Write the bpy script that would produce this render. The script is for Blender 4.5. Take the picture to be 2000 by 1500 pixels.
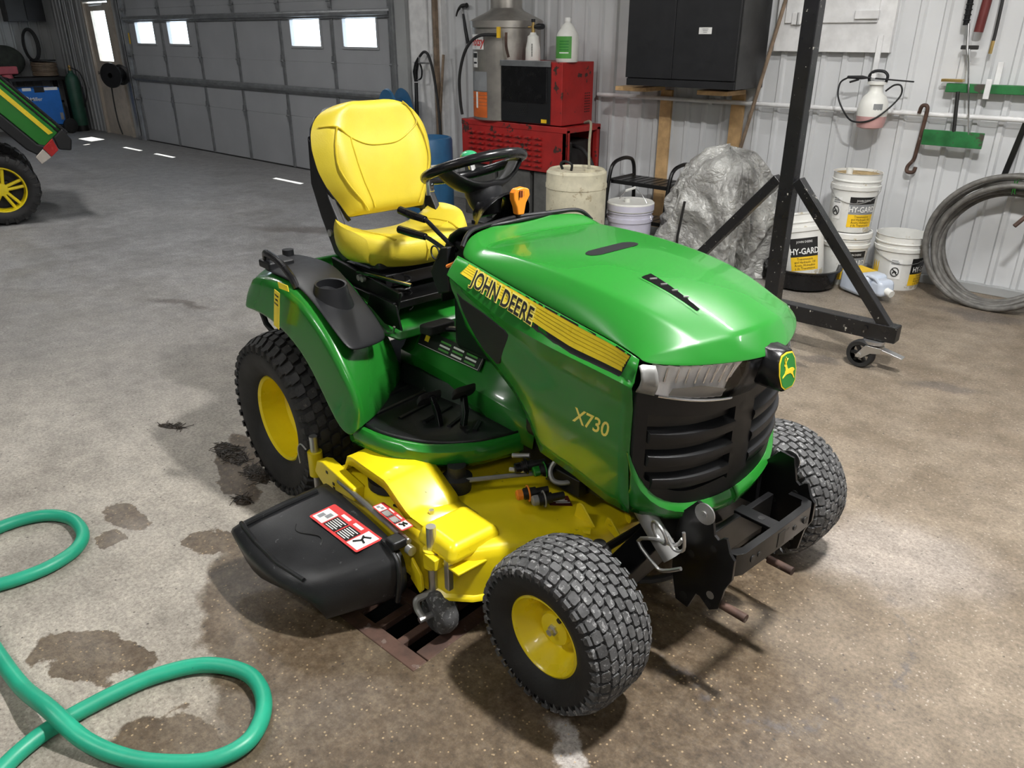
import bpy, bmesh, math, random
from mathutils import Vector, Matrix, noise
from math import sin, cos, pi, radians
random.seed(7)
for o in list(bpy.data.objects): bpy.data.objects.remove(o)
S = bpy.context.scene
COL = S.collection
# ------------------------------------------------------------------ camera
cam = bpy.data.cameras.new('camera'); camo = bpy.data.objects.new('camera', cam); COL.objects.link(camo)
cam.sensor_fit = 'HORIZONTAL'; cam.sensor_width = 36.0; cam.lens = 1520.0 / 2000.0 * 36.0
cam.clip_start = .05; cam.clip_end = 200
YAW, PIT = radians(-42.2), radians(24.25)
fw = Vector((sin(YAW) * cos(PIT), cos(YAW) * cos(PIT), -sin(PIT)))
rt = Vector((cos(YAW), -sin(YAW), 0)); up = rt.cross(fw)
camo.matrix_world = Matrix(((rt.x, up.x, -fw.x, 0), (rt.y, up.y, -fw.y, 0), (rt.z, up.z, -fw.z, 1.652), (0, 0, 0, 1)))
S.camera = camo
# ------------------------------------------------------------------ world, sun, exposure
w = bpy.data.worlds.new('daylight'); S.world = w; w.use_nodes = True
bg = w.node_tree.nodes['Background']; bg.inputs[0].default_value = (.80, .90, 1.0, 1); bg.inputs[1].default_value = 6.0
sl = bpy.data.lights.new('sun', 'SUN'); sl.energy = 22; sl.angle = radians(.6); sl.color = (1, .96, .9)
so = bpy.data.objects.new('sun', sl); COL.objects.link(so)
so.rotation_euler = Vector((.28, -.67, -1.65)).to_track_quat('-Z', 'Y').to_euler(); so.location = (-12, 9, 8)
vs = S.view_settings; vs.view_transform = 'Standard'; vs.look = 'None'; vs.gamma = 1; vs.exposure = 0.0; vs.use_curve_mapping = False
LAMPS = [  # x, y, z, length along x, power
    (-.22, 2.02, 3.55, .34, 215), (-1.25, 4.05, 3.45, 1.2, 50), (-4.4, 2.6, 3.45, 1.2, 36), (1.9, 4.0, 3.45, 1.2, 26),
    (-2.8, -1.4, 3.45, 1.2, 46), (1.2, -1.2, 3.45, 1.2, 24), (-8.0, 2.4, 3.45, 1.2, 58), (-12.5, 2.4, 3.45, 1.2, 34)]  # first two on this line: unseen fill lamps added on the camera side

# ------------------------------------------------------------------ node helpers and materials
class NG:
    def __init__(s, name):
        s.m = bpy.data.materials.new(name); s.m.use_nodes = True; s.t = s.m.node_tree
        s.b = s.t.nodes['Principled BSDF']; s.out = s.t.nodes['Material Output']; s._p = None
    def n(s, typ, ins=None, **at):
        x = s.t.nodes.new('ShaderNode' + typ)
        for k, v in at.items(): setattr(x, k, v)
        for k, v in (ins or {}).items():
            if hasattr(v, 'links'): s.t.links.new(v, x.inputs[k])
            else: x.inputs[k].default_value = v
        return x
    def pos(s):
        if s._p is None: s._p = s.n('NewGeometry').outputs['Position']
        return s._p
    def obj(s): return s.n('TexCoord').outputs['Object']
    def noise(s, vec, scale, detail=4, rough=.55): return s.n('TexNoise', {'Vector': vec, 'Scale': scale, 'Detail': detail, 'Roughness': rough}).outputs['Fac']
    def mr(s, v, a, b, c=0., d=1., smooth=True):
        return s.n('MapRange', {'Value': v, 'From Min': a, 'From Max': b, 'To Min': c, 'To Max': d}, interpolation_type='SMOOTHSTEP' if smooth else 'LINEAR').outputs[0]
    def math(s, op, a, b=0., c=0.): return s.n('Math', {0: a, 1: b, 2: c}, operation=op).outputs[0]
    def mix(s, f, a, b, mode='MIX'):
        x = s.t.nodes.new('ShaderNodeMix'); x.data_type = 'RGBA'; x.blend_type = mode
        for i, v in ((0, f), (6, a), (7, b)):
            if hasattr(v, 'links'): s.t.links.new(v, x.inputs[i])
            else: x.inputs[i].default_value = v if i == 0 else (tuple(v) + (1,) if len(v) == 3 else v)
        return x.outputs[2]
    def set(s, k, v):
        if hasattr(v, 'links'): s.t.links.new(v, s.b.inputs[k])
        else: s.b.inputs[k].default_value = v
    def bump(s, h, strength=.3, dist=.01):
        s.set('Normal', s.n('Bump', {'Height': h, 'Strength': strength, 'Distance': dist}).outputs[0])

def pm(name, col, rough=.5, metal=0., var=.10, scale=9., bump=0., bscale=150., wear=None, coat=0., spec=.5, trans=0., rv=.035):
    g = NG(name); v = g.obj()
    n1 = g.noise(v, scale, 5)
    c = g.mix(g.mr(n1, .3, .7), [x * (1 - var) for x in col], [min(1, x * (1 + var)) for x in col])
    r = g.mr(g.noise(v, scale * 1.7, 4), .3, .7, max(0, rough - rv), min(1, rough + rv))
    if wear:   # (colour, threshold, scale)
        wm = g.mr(g.noise(v, wear[2], 8, .65), wear[1], wear[1] + .04)
        c = g.mix(wm, c, wear[0])
    g.set('Base Color', c); g.set('Roughness', r); g.set('Metallic', metal); g.set('Specular IOR Level', spec)
    if coat: g.set('Coat Weight', coat); g.set('Coat Roughness', .06)
    if trans: g.set('Transmission Weight', trans)
    if bump: g.bump(g.noise(v, bscale, 3), bump, .004)
    return g.m

MT = {}
MT['green'] = pm('green_paint', (.016, .185, .020), .27, var=.015, coat=.4, rv=.0)
MT['reflector'] = pm('silvered_reflector', (.95, .95, .95), .25, var=.02)
MT['green_dark'] = pm('green_paint_underside', (.016, .20, .022), .35)
MT['yellow'] = pm('yellow_paint', (.88, .70, .010), .30, var=.06, scale=5, coat=.3)
MT['deckyellow'] = pm('deck_yellow_paint', (.86, .68, .010), .33, var=.07, scale=5, coat=.2, wear=((.42, .30, .02), .66, 14))
MT['vinyl'] = pm('yellow_vinyl', (.62, .495, .036), .42, var=.04, bump=.15, bscale=260)
MT['seam'] = pm('yellow_stitching', (.58, .44, .02), .5)
MT['void'] = pm('dark_opening', (.004, .004, .004), .9, spec=.08)
MT['plastic'] = pm('black_plastic', (.010, .0105, .012), .44, var=.15, bump=.10, bscale=500, spec=.38)
MT['plastic_gloss'] = pm('glossy_black_plastic', (.007, .007, .008), .26, var=.15, spec=.42)
MT['chute'] = pm('scuffed_black_plastic', (.010, .0105, .0115), .40, var=.25, bump=.1, bscale=300, wear=((.07, .07, .07), .64, 45))
MT['rubber'] = pm('tyre_rubber', (.016, .016, .0165), .66, var=.25, bump=.2, bscale=120)
MT['tread'] = pm('dusty_tread_rubber', (.070, .070, .071), .72, var=.3, scale=30, bump=.35, bscale=90, wear=((.24, .24, .24), .56, 70))
MT['treaddark'] = pm('dark_tread_rubber', (.022, .0215, .021), .65, var=.3, scale=30, bump=.4, bscale=90, wear=((.10, .09, .075), .63, 50))
MT['blacksteel'] = pm('black_painted_steel', (.006, .006, .0065), .33, var=.2, wear=((.14, .13, .12), .74, 30))
MT['hoist'] = pm('chipped_black_paint', (.008, .008, .0095), .30, var=.2, wear=((.42, .40, .35), .635, 30))
MT['darkmetal'] = pm('dark_greasy_metal', (.010, .0095, .009), .5, var=.3)
MT['zinc'] = pm('zinc_plated_steel', (.55, .55, .55), .34, metal=.9, var=.1)
MT['chrome'] = pm('polished_metal', (.72, .72, .73), .16, metal=1.)
MT['pipe'] = pm('grey_exhaust_pipe', (.30, .30, .29), .45, metal=.35)
MT['rust'] = pm('rusty_iron', (.075, .040, .028), .7, var=.4, bump=.4, bscale=60, wear=((.16, .12, .10), .62, 20))
MT['white'] = pm('white_paint', (.70, .70, .70), .45)
MT['printwhite'] = pm('white_print', (.78, .78, .76), .5)
MT['printblack'] = pm('black_print', (.012, .012, .012), .45)
MT['printyellow'] = pm('yellow_print', (.84, .62, .03), .4)
MT['stripe'] = pm('decal_yellow', (.84, .64, .03), .3, coat=.3)
MT['stripe_dark'] = pm('decal_dark_yellow', (.62, .44, .02), .3, coat=.3)
MT['letteryellow'] = pm('letter_yellow', (.90, .78, .16), .35)
MT['printred'] = pm('red_print', (.62, .05, .05), .45)
MT['printgreen'] = pm('green_print', (.02, .19, .03), .45)
MT['orange'] = pm('orange_plastic', (.85, .25, .02), .35)
MT['teal'] = pm('teal_hose', (.016, .34, .205), .42, var=.12, scale=6, wear=((.03, .16, .12), .70, 26))
MT['wallmetal'] = pm('white_corrugated_metal', (.60, .61, .62), .42, var=.05, scale=2, wear=((.35, .34, .31), .76, 6))
MT['wallgrey'] = pm('grey_corrugated_metal', (.36, .37, .37), .42, var=.1, scale=2, wear=((.2, .18, .15), .72, 4))
MT['doorpanel'] = pm('grey_door_panel', (.335, .345, .36), .5, var=.06, scale=1.5, bump=.12, bscale=180)
MT['galv'] = pm('galvanised_steel', (.30, .31, .32), .36, metal=.7, var=.15)
MT['ceil'] = pm('ceiling_metal', (.52, .53, .54), .6)
MT['wood'] = pm('raw_lumber', (.56, .36, .17), .6, var=.15, scale=14)
MT['woodgrey'] = pm('weathered_wood', (.22, .16, .11), .7, var=.25, scale=14)
MT['cabinet'] = pm('black_cabinet_steel', (.010, .0105, .0125), .45, var=.1)
MT['cabgrey'] = pm('dark_grey_cabinet_steel', (.035, .035, .036), .42, var=.1)
MT['redpaint'] = pm('worn_red_paint', (.36, .018, .016), .45, var=.12, wear=((.045, .025, .02), .575, 7))
MT['stainless'] = pm('stained_stainless', (.38, .36, .33), .34, metal=.75, var=.18, scale=6, wear=((.16, .12, .09), .68, 5))
MT['beige'] = pm('stained_beige_plastic', (.60, .56, .42), .55, var=.12, scale=11, wear=((.42, .36, .24), .585, 14))
MT['pailwhite'] = pm('white_pail_plastic', (.72, .72, .69), .42, var=.06, wear=((.52, .47, .36), .61, 10))
MT['paillavender'] = pm('translucent_lavender_plastic', (.55, .54, .64), .4, var=.06)
MT['poly'] = pm('translucent_white_plastic', (.72, .72, .68), .4, var=.05)
MT['polypink'] = pm('pink_liquid_plastic', (.52, .30, .29), .4, var=.1)
MT['jugblue'] = pm('pale_blue_plastic', (.54, .60, .70), .35, var=.05)
MT['labelyellow'] = pm('label_yellow', (.82, .52, .02), .45)
MT['labelgrey'] = pm('label_grey', (.25, .26, .27), .45)
MT['labelgreen'] = pm('label_green', (.07, .30, .05), .45)
MT['labelorange'] = pm('label_orange', (.62, .13, .02), .5, var=.2, wear=((.2, .06, .03), .66, 14))
MT['bluedrum'] = pm('blue_plastic', (.030, .13, .27), .45, var=.12)
MT['blueweld'] = pm('blue_machine_paint', (.020, .16, .55), .4, var=.06)
MT['cyl'] = pm('green_cylinder_paint', (.025, .085, .055), .45, var=.15)
MT['hosegrey'] = pm('grey_rubber_hose', (.12, .115, .105), .55, var=.3, scale=20, wear=((.36, .35, .32), .70, 30))
MT['mud'] = pm('wet_grass_and_mud', (.030, .020, .011), .55, var=.5, scale=40, bump=1., bscale=60)
MT['block'] = pm('concrete_block', (.10, .10, .095), .9, var=.2, bump=.4, bscale=60)
MT['lightgreen'] = pm('worn_green_steel', (.015, .13, .035), .45, var=.3, wear=((.06, .05, .04), .60, 8))
MT['pink'] = pm('red_vise_paint', (.50, .10, .12), .45)
MT['olive'] = pm('olive_cloth', (.035, .04, .032), .8, var=.3)
MT['brass'] = pm('brass', (.60, .42, .16), .32, metal=.9)
MT['taillight_red'] = pm('red_lens', (.42, .02, .02), .25)
MT['taillight_clear'] = pm('clear_lens', (.55, .50, .45), .25)
MT['darkred'] = pm('dark_red_paint', (.12, .02, .018), .45)
MT['tagyellow'] = pm('yellow_tag', (.90, .72, .03), .5)
def glassm(name, tint, glossy=.10, rough=.03):
    g = NG(name); t = g.n('BsdfTransparent', {'Color': tint + (1,)}); gl = g.n('BsdfGlossy', {'Roughness': rough})
    mx = g.n('MixShader', {0: glossy, 1: t.outputs[0], 2: gl.outputs[0]})
    g.t.links.new(mx.outputs[0], g.out.inputs[0]); return g.m
MT['pane'] = glassm('window_glass', (.95, .97, .98), .06)
MT['lens'] = glassm('headlight_lens', (.97, .97, .98), .07)
def emis(name, col, st):
    g = NG(name); g.set('Base Color', col + (1,)); g.set('Emission Color', col + (1,)); g.set('Emission Strength', st); return g.m
MT['tube'] = emis('lit_led_tube', (1, .97, .93), 14.)

def tarpm():
    g = NG('silver_tarp'); v = g.obj(); n1 = g.noise(v, 4, 8, .65)
    g.set('Base Color', g.mix(g.mr(n1, .35, .65), (.22, .215, .205), (.46, .46, .44)))
    g.set('Roughness', .42); g.set('Metallic', .15); g.bump(g.n('TexVoronoi', {'Vector': g.n('VectorMath', {0: v, 1: g.n('VectorMath', {0: g.n('TexNoise', {'Vector': v, 'Scale': 5., 'Detail': 5.}).outputs['Color'], 'Scale': .6}, operation='SCALE').outputs[0]}, operation='ADD').outputs[0], 'Scale': 11.}, feature='DISTANCE_TO_EDGE').outputs['Distance'], .55, .03); return g.m
MT['tarp'] = tarpm()
def clothm(): pass

def floorm():
    g = NG('concrete_floor'); p = g.pos()
    warp = g.n('TexNoise', {'Vector': p, 'Scale': 3.2, 'Detail': 7, 'Roughness': .62}).outputs['Color']
    off = g.n('VectorMath', {0: warp, 1: (.5, .5, .5)}, operation='SUBTRACT').outputs[0]
    offs = g.n('VectorMath', {0: off, 'Scale': .34}, operation='SCALE').outputs[0]
    q = g.n('VectorMath', {0: p, 1: offs}, operation='ADD').outputs[0]
    flat = g.n('VectorMath', {0: q, 1: (1, 1, 0)}, operation='MULTIPLY').outputs[0]
    def ell(cx, cy, rx, ry, rot=0, a=1.04, b=.94):
        m = g.n('Mapping', {'Vector': flat, 'Location': (cx, cy, 0), 'Rotation': (0, 0, radians(rot)), 'Scale': (rx, ry, 1)}, vector_type='TEXTURE')
        l = g.n('VectorMath', {0: m.outputs[0]}, operation='LENGTH').outputs['Value']
        return g.mr(l, a, b)
    def union(ms):
        r = ms[0]
        for x in ms[1:]: r = g.math('MAXIMUM', r, x)
        return r
    big = g.noise(p, .55, 5); mid = g.noise(p, 2.6, 6, .6); fine = g.noise(p, 28, 5, .65); grit = g.noise(p, 140, 3, .6)
    base = g.mix(g.mr(big, .35, .65), (.325, .297, .258), (.44, .402, .342))
    base = g.mix(g.math('MULTIPLY', g.mr(mid, .42, .70), .55), base, (.24, .215, .185))
    # bluish daylight reflection painted into the far half's colour, tan zone right and front
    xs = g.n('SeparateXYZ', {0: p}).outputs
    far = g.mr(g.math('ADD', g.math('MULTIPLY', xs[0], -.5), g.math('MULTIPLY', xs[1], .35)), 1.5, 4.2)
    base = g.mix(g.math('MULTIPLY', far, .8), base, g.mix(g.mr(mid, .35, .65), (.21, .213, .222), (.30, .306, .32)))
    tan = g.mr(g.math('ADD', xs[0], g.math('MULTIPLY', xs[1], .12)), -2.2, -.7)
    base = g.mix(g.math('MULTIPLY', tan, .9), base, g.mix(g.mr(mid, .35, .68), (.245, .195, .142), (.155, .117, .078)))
    # damp concrete where water ran from the mower
    damp = union([ell(-1.55, 1.05, .78, .42, -8), ell(-.75, 1.45, .62, .5, 10, 1.25, .55), ell(-1.0, .85, .70, .42, 0, 1.2, .8), ell(-2.75, 1.33, .30, .10, -20), ell(-1.3, 2.0, .7, .5, 0, 1.3, .7),
                  ell(-2.72, .84, .13, .07, 25), ell(-2.62, .74, .06, .04, 0), ell(-2.09, .42, .17, .085, 20), ell(-1.96, .50, .09, .05, 60), ell(-2.33, .98, .10, .08), ell(-1.57, .50, .22, .10, 20)])
    dampc = g.mix(g.mr(fine, .35, .65), (.075, .051, .029), (.135, .098, .061))
    wetamt = g.math('MULTIPLY', damp, g.mr(mid, .2, .6, .72, 1.))
    c = g.mix(wetamt, base, dampc)
    # light dry patch, dark oily marks
    lightp = ell(-.55, 2.5, .38, .22, 30, 1.3, .5)
    c = g.mix(g.math('MULTIPLY', lightp, .55), c, (.40, .36, .33))
    sp_ = union([ell(-.86, 1.14, .035, .10, 50, 1.2, .7), ell(-.78, 1.04, .03, .07, 40, 1.2, .7)])
    c = g.mix(g.math('MULTIPLY', sp_, .75), c, (.50, .47, .44))
    oil = union([ell(-.92, 5.55, .28, .12, 10, 1.3, .6), ell(-.80, 4.15, .16, .06, 20, 1.3, .6), ell(-1.55, 3.95, .10, .05, 0, 1.2, .6), ell(-1.45, 4.10, .12, .06, 0, 1.2, .6), ell(-6.2, 4.0, .5, .15, 30, 1.4, .4), ell(-5.0, 2.2, .3, .06, 20, 1.4, .4)])
    c = g.mix(g.math('MULTIPLY', oil, .7), c, (.10, .085, .075))
    # tyre scuff arc
    l = g.n('VectorMath', {0: g.n('VectorMath', {0: flat, 1: (-.72, 1.95, 0)}, operation='SUBTRACT').outputs[0]}, operation='LENGTH').outputs['Value']
    arc = g.math('MULTIPLY', g.mr(g.math('ABSOLUTE', g.math('SUBTRACT', l, .42)), .035, .0), g.mr(g.noise(p, 22, 5, .7), .45, .62))
    c = g.mix(g.math('MULTIPLY', arc, .65), c, (.10, .095, .10))
    # aggregate: pale stones and dark specks
    vo = g.n('TexVoronoi', {'Vector': p, 'Scale': 78., 'Randomness': 1.})
    stone = g.math('MULTIPLY', g.mr(vo.outputs['Distance'], .30, .16), g.math('GREATER_THAN', g.n('SeparateColor', {0: vo.outputs['Color']}).outputs[0], .72))
    c = g.mix(g.math('MULTIPLY', stone, g.mr(damp, 0, 1, .35, .8)), c, g.mix(damp, (.62, .56, .48), (.42, .31, .18)))
    vd = g.n('TexVoronoi', {'Vector': p, 'Scale': 36., 'Randomness': 1.})
    speck = g.math('MULTIPLY', g.mr(g.math('ADD', vd.outputs['Distance'], g.math('MULTIPLY', fine, .35)), .36, .22), g.math('GREATER_THAN', g.n('SeparateColor', {0: vd.outputs['Color']}).outputs[1], .80))
    c = g.mix(g.math('MULTIPLY', speck, .85), c, (.035, .032, .03))
    c = g.mix(g.math('MULTIPLY', g.mr(grit, .52, .70), .5), c, (.13, .105, .08))
    c = g.mix(g.math('MULTIPLY', g.mr(fine, .55, .75), .35), c, (.14, .12, .10))
    k = g.mr(g.noise(p, 75, 6, .7), .32, .68, .62, 1.25, False)
    c = g.mix(1., c, g.n('CombineXYZ', {0: k, 1: k, 2: k}).outputs[0], 'MULTIPLY')
    k2 = g.mr(g.noise(p, 9, 7, .7), .35, .65, .80, 1.14, False)
    c = g.mix(1., c, g.n('CombineXYZ', {0: k2, 1: k2, 2: k2}).outputs[0], 'MULTIPLY')
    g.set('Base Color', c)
    r = g.mr(mid, .3, .7, .44, .60)
    r = g.math('SUBTRACT', r, g.math('MULTIPLY', wetamt, .10))
    g.set('Roughness', r); g.set('Specular IOR Level', .42)
    g.bump(g.math('ADD', g.math('MULTIPLY', grit, .5), fine), .22, .006)
    return g.m
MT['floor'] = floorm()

# ------------------------------------------------------------------ mesh builder
def lin(path, n):
    """resample a polyline with Catmull-Rom, n points per span"""
    P = [Vector(p) for p in path]; out = []
    for i in range(len(P) - 1):
        a = P[max(i - 1, 0)]; b = P[i]; c = P[i + 1]; d = P[min(i + 2, len(P) - 1)]
        for k in range(n):
            t = k / n
            out.append(.5 * ((2 * b) + (c - a) * t + (2 * a - 5 * b + 4 * c - d) * t * t + (3 * b - a - 3 * c + d) * t ** 3))
    out.append(P[-1]); return out
def interp(tab, x):
    if x <= tab[0][0]: return tab[0][1]
    for (a, p), (b, q) in zip(tab, tab[1:]):
        if x <= b: return p + (q - p) * (x - a) / (b - a)
    return tab[-1][1]
class MB:
    def __init__(s): s.v = []; s.f = []
    def add(s, vs, fs):
        o = len(s.v); s.v += [tuple(x) for x in vs]; s.f += [tuple(i + o for i in q) for q in fs]; return s
    def box(s, c, d, R=None, tx=1., ty=1.):
        """box centred at c, size d; tx, ty scale the top face"""
        vs = []
        for z in (-.5, .5):
            for x, y in ((-.5, -.5), (.5, -.5), (.5, .5), (-.5, .5)):
                k = (tx, ty) if z > 0 else (1, 1)
                p = Vector((x * d[0] * k[0], y * d[1] * k[1], z * d[2]))
                if R is not None: p = R @ p
                vs.append(p + Vector(c))
        return s.add(vs, [(3, 2, 1, 0), (4, 5, 6, 7), (0, 1, 5, 4), (1, 2, 6, 5), (2, 3, 7, 6), (3, 0, 4, 7)])
    def cyl(s, a, b, r, r2=None, n=20, caps=True):
        a = Vector(a); b = Vector(b); r2 = r if r2 is None else r2
        q = (b - a).to_track_quat('Z', 'Y'); vs = []
        for p, rr in ((a, r), (b, r2)):
            for i in range(n): vs.append(p + q @ Vector((rr * cos(2 * pi * i / n), rr * sin(2 * pi * i / n), 0)))
        fs = [(i, (i + 1) % n, n + (i + 1) % n, n + i) for i in range(n)]
        if caps: fs += [tuple(range(n - 1, -1, -1)), tuple(range(n, 2 * n))]
        return s.add(vs, fs)
    def tube(s, path, r, n=10, closed=False, caps=True):
        P = [Vector(p) for p in path]; m = len(P); vs = []; N = None
        rr = r if isinstance(r, (list, tuple)) else [r] * m
        for i in range(m):
            t = (P[(i + 1) % m] - P[i - 1]) if closed else (P[min(i + 1, m - 1)] - P[max(i - 1, 0)])
            t = t.normalized() if t.length > 1e-9 else Vector((0, 0, 1))
            if N is None:
                N = t.orthogonal().normalized()
            N = (N - t * N.dot(t)).normalized(); B = t.cross(N)
            for k in range(n): vs.append(P[i] + rr[i] * (cos(2 * pi * k / n) * N + sin(2 * pi * k / n) * B))
        fs = []
        for i in range(m if closed else m - 1):
            j = (i + 1) % m
            for k in range(n): fs.append((i * n + k, i * n + (k + 1) % n, j * n + (k + 1) % n, j * n + k))
        if caps and not closed: fs += [tuple(range(n - 1, -1, -1)), tuple(range((m - 1) * n, m * n))]
        return s.add(vs, fs)
    def lathe(s, prof, org=(0, 0, 0), ax=(0, 0, 1), n=32, cap=False):
        """prof: (radius, height along ax)"""
        q = Vector(ax).to_track_quat('Z', 'Y'); org = Vector(org); vs = []
        for r, h in prof:
            for i in range(n): vs.append(org + q @ Vector((r * cos(2 * pi * i / n), r * sin(2 * pi * i / n), h)))
        fs = []
        for j in range(len(prof) - 1):
            for i in range(n): fs.append((j * n + i, j * n + (i + 1) % n, (j + 1) * n + (i + 1) % n, (j + 1) * n + i))
        if cap: fs += [tuple(range(n - 1, -1, -1)), tuple(range((len(prof) - 1) * n, len(prof) * n))]
        return s.add(vs, fs)
    def prism(s, poly, fn, h0, h1):
        """poly: 2D outline; fn(a, b, h) -> xyz"""
        n = len(poly); vs = [fn(a, b, h0) for a, b in poly] + [fn(a, b, h1) for a, b in poly]
        return s.add(vs, [tuple(range(n - 1, -1, -1)), tuple(range(n, 2 * n))] + [(i, (i + 1) % n, n + (i + 1) % n, n + i) for i in range(n)])
    def grid(s, rows, closed=False):
        n = len(rows[0]); vs = [p for r in rows for p in r]; fs = []
        for j in range(len(rows) - 1):
            for i in range(n if closed else n - 1):
                fs.append((j * n + i, j * n + (i + 1) % n, (j + 1) * n + (i + 1) % n, (j + 1) * n + i))
        return s.add(vs, fs)
    def sph(s, c, r, n=16, m=10):
        rr = r if isinstance(r, (list, tuple)) else (r, r, r); rows = []
        for j in range(m + 1):
            t = pi * j / m
            rows.append([(c[0] + rr[0] * max(1e-4, sin(t)) * cos(2 * pi * i / n), c[1] + rr[1] * max(1e-4, sin(t)) * sin(2 * pi * i / n), c[2] - rr[2] * cos(t)) for i in range(n)])
        return s.grid(rows, True)
    def ring(s, c, R, r, ax=(0, 0, 1), n=40, k=12, a0=0., a1=2 * pi):
        q = Vector(ax).to_track_quat('Z', 'Y'); full = abs(a1 - a0 - 2 * pi) < 1e-6
        m = n if full else n + 1
        return s.tube([Vector(c) + q @ Vector((R * cos(a0 + (a1 - a0) * i / n), R * sin(a0 + (a1 - a0) * i / n), 0)) for i in range(m)], r, k, full)
    def mirror(s):
        """add the copy across v = 0"""
        n = len(s.v); s.v += [(x, -y, z) for x, y, z in s.v]; s.f += [tuple(i + n for i in reversed(q)) for q in list(s.f)]; return s
    def build(s, name, mat, parent=None, smooth=35, bevel=0., seg=2, sub=0, solid=0., fix=True):
        me = bpy.data.meshes.new(name); me.from_pydata(s.v, [], s.f)
        if fix:
            b = bmesh.new(); b.from_mesh(me); bmesh.ops.recalc_face_normals(b, faces=b.faces); b.to_mesh(me); b.free()
        me.materials.append(MT[mat] if isinstance(mat, str) else mat)
        if smooth:
            me.polygons.foreach_set('use_smooth', [True] * len(me.polygons))
            if not sub: me.set_sharp_from_angle(angle=radians(smooth))
        me.update()
        o = bpy.data.objects.new(name, me); COL.objects.link(o); o.parent = parent
        if solid:
            x = o.modifiers.new('thickness', 'SOLIDIFY'); x.thickness = solid; x.offset = 0
        if bevel:
            x = o.modifiers.new('bevel', 'BEVEL'); x.width = bevel; x.segments = seg; x.limit_method = 'ANGLE'; x.angle_limit = radians(40); x.harden_normals = True
        if sub:
            x = o.modifiers.new('subdivision', 'SUBSURF'); x.levels = sub; x.render_levels = sub
        return o
def thing(name, label, cat, loc=(0, 0, 0), rz=0., group=None):
    o = bpy.data.objects.new(name, None); COL.objects.link(o); o.location = loc; o.rotation_euler = (0, 0, rz)
    o.empty_display_size = .1
    return tag(o, label, cat, group)
def tag(o, label, cat, group=None):
    o['label'] = label; o['category'] = cat
    if group: o['group'] = group
    return o
def struct(o): o['kind'] = 'structure'; return o
def ptag(o, label): o['label'] = label; return o
def B(c, d, **k): return MB().box(c, d, **k)
def XZ(y0): return lambda a, b, h: (a, y0 + h, b)
def rrect(w, h, r, n=5, cx=0., cy=0.):
    out = []
    for sx, sy, a0 in ((1, 1, 0), (-1, 1, 90), (-1, -1, 180), (1, -1, 270)):
        for k in range(n + 1):
            a = radians(a0 + 90 * k / n); out.append((cx + sx * (w / 2 - r) + r * cos(a), cy + sy * (h / 2 - r) + r * sin(a)))
    return out
def text(body, size, fn, mat, parent, name='lettering', off=0., ext=0., align='CENTER', sx=1., res=3, shear=0.):
    """flat lettering: fn(x, y, depth) places each vertex"""
    cu = bpy.data.curves.new(name, 'FONT'); cu.body = body; cu.size = size; cu.align_x = align; cu.align_y = 'CENTER'; cu.offset = off; cu.resolution_u = res; cu.shear = shear
    t = bpy.data.objects.new('tmp', cu); COL.objects.link(t); dg = bpy.context.evaluated_depsgraph_get()
    me = bpy.data.meshes.new_from_object(t.evaluated_get(dg)); bpy.data.objects.remove(t); bpy.data.curves.remove(cu)
    me.name = name
    for v in me.vertices: v.co = fn(v.co.x * sx, v.co.y, ext)
    me.materials.clear(); me.materials.append(MT[mat] if isinstance(mat, str) else mat); me.update()
    o = bpy.data.objects.new(name, me); COL.objects.link(o); o.parent = parent; return o
def copy_tree(o, parent=None):
    c = o.copy(); COL.objects.link(c); c.parent = parent
    for ch in list(o.children): copy_tree(ch, c)
    return c
# ================================================================== the room
X0, X1, Y0, YW, ZC = -17.0, 4.2, -5.0, 6.1, 3.75
PIT0, PIT1 = (-2.21, 1.055), (-1.335, 1.475)          # drain pit in the floor
b = MB()
xs_ = [X0, PIT0[0], PIT1[0], X1]; ys_ = [Y0, PIT0[1], PIT1[1], YW + .05]
for i in range(3):
    for j in range(3):
        if (i, j) != (1, 1): b.add([(xs_[i], ys_[j], 0), (xs_[i + 1], ys_[j], 0), (xs_[i + 1], ys_[j + 1], 0), (xs_[i], ys_[j + 1], 0)], [(0, 1, 2, 3)])
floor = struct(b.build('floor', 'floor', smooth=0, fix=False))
(ax, ay), (bx, by) = PIT0, PIT1
b = MB().add([(ax, ay, 0), (bx, ay, 0), (bx, by, 0), (ax, by, 0), (ax, ay, -.35), (bx, ay, -.35), (bx, by, -.35), (ax, by, -.35)],
             [(0, 1, 5, 4), (1, 2, 6, 5), (2, 3, 7, 6), (3, 0, 4, 7), (4, 5, 6, 7)])
b.build('drain_pit', 'darkmetal', floor, smooth=0, fix=False)

def corrug(x0, x1, z0, z1, y, pitch=.155, h=.02, axis='x', sg=-1):
    pts = []; x = x0
    while x < x1 - 1e-6:
        for dx, dh in ((0, 0), (.088, 0), (.101, 1), (.128, 1), (.141, 0)):
            if x + dx <= x1: pts.append((x + dx, dh * h))
        x += pitch
    pts.append((x1, 0))
    rows = [[(px, y + sg * dh, z) if axis == 'x' else (y - sg * dh, px, z) for px, dh in pts] for z in (z0, z1)]
    return MB().grid(rows)
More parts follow.
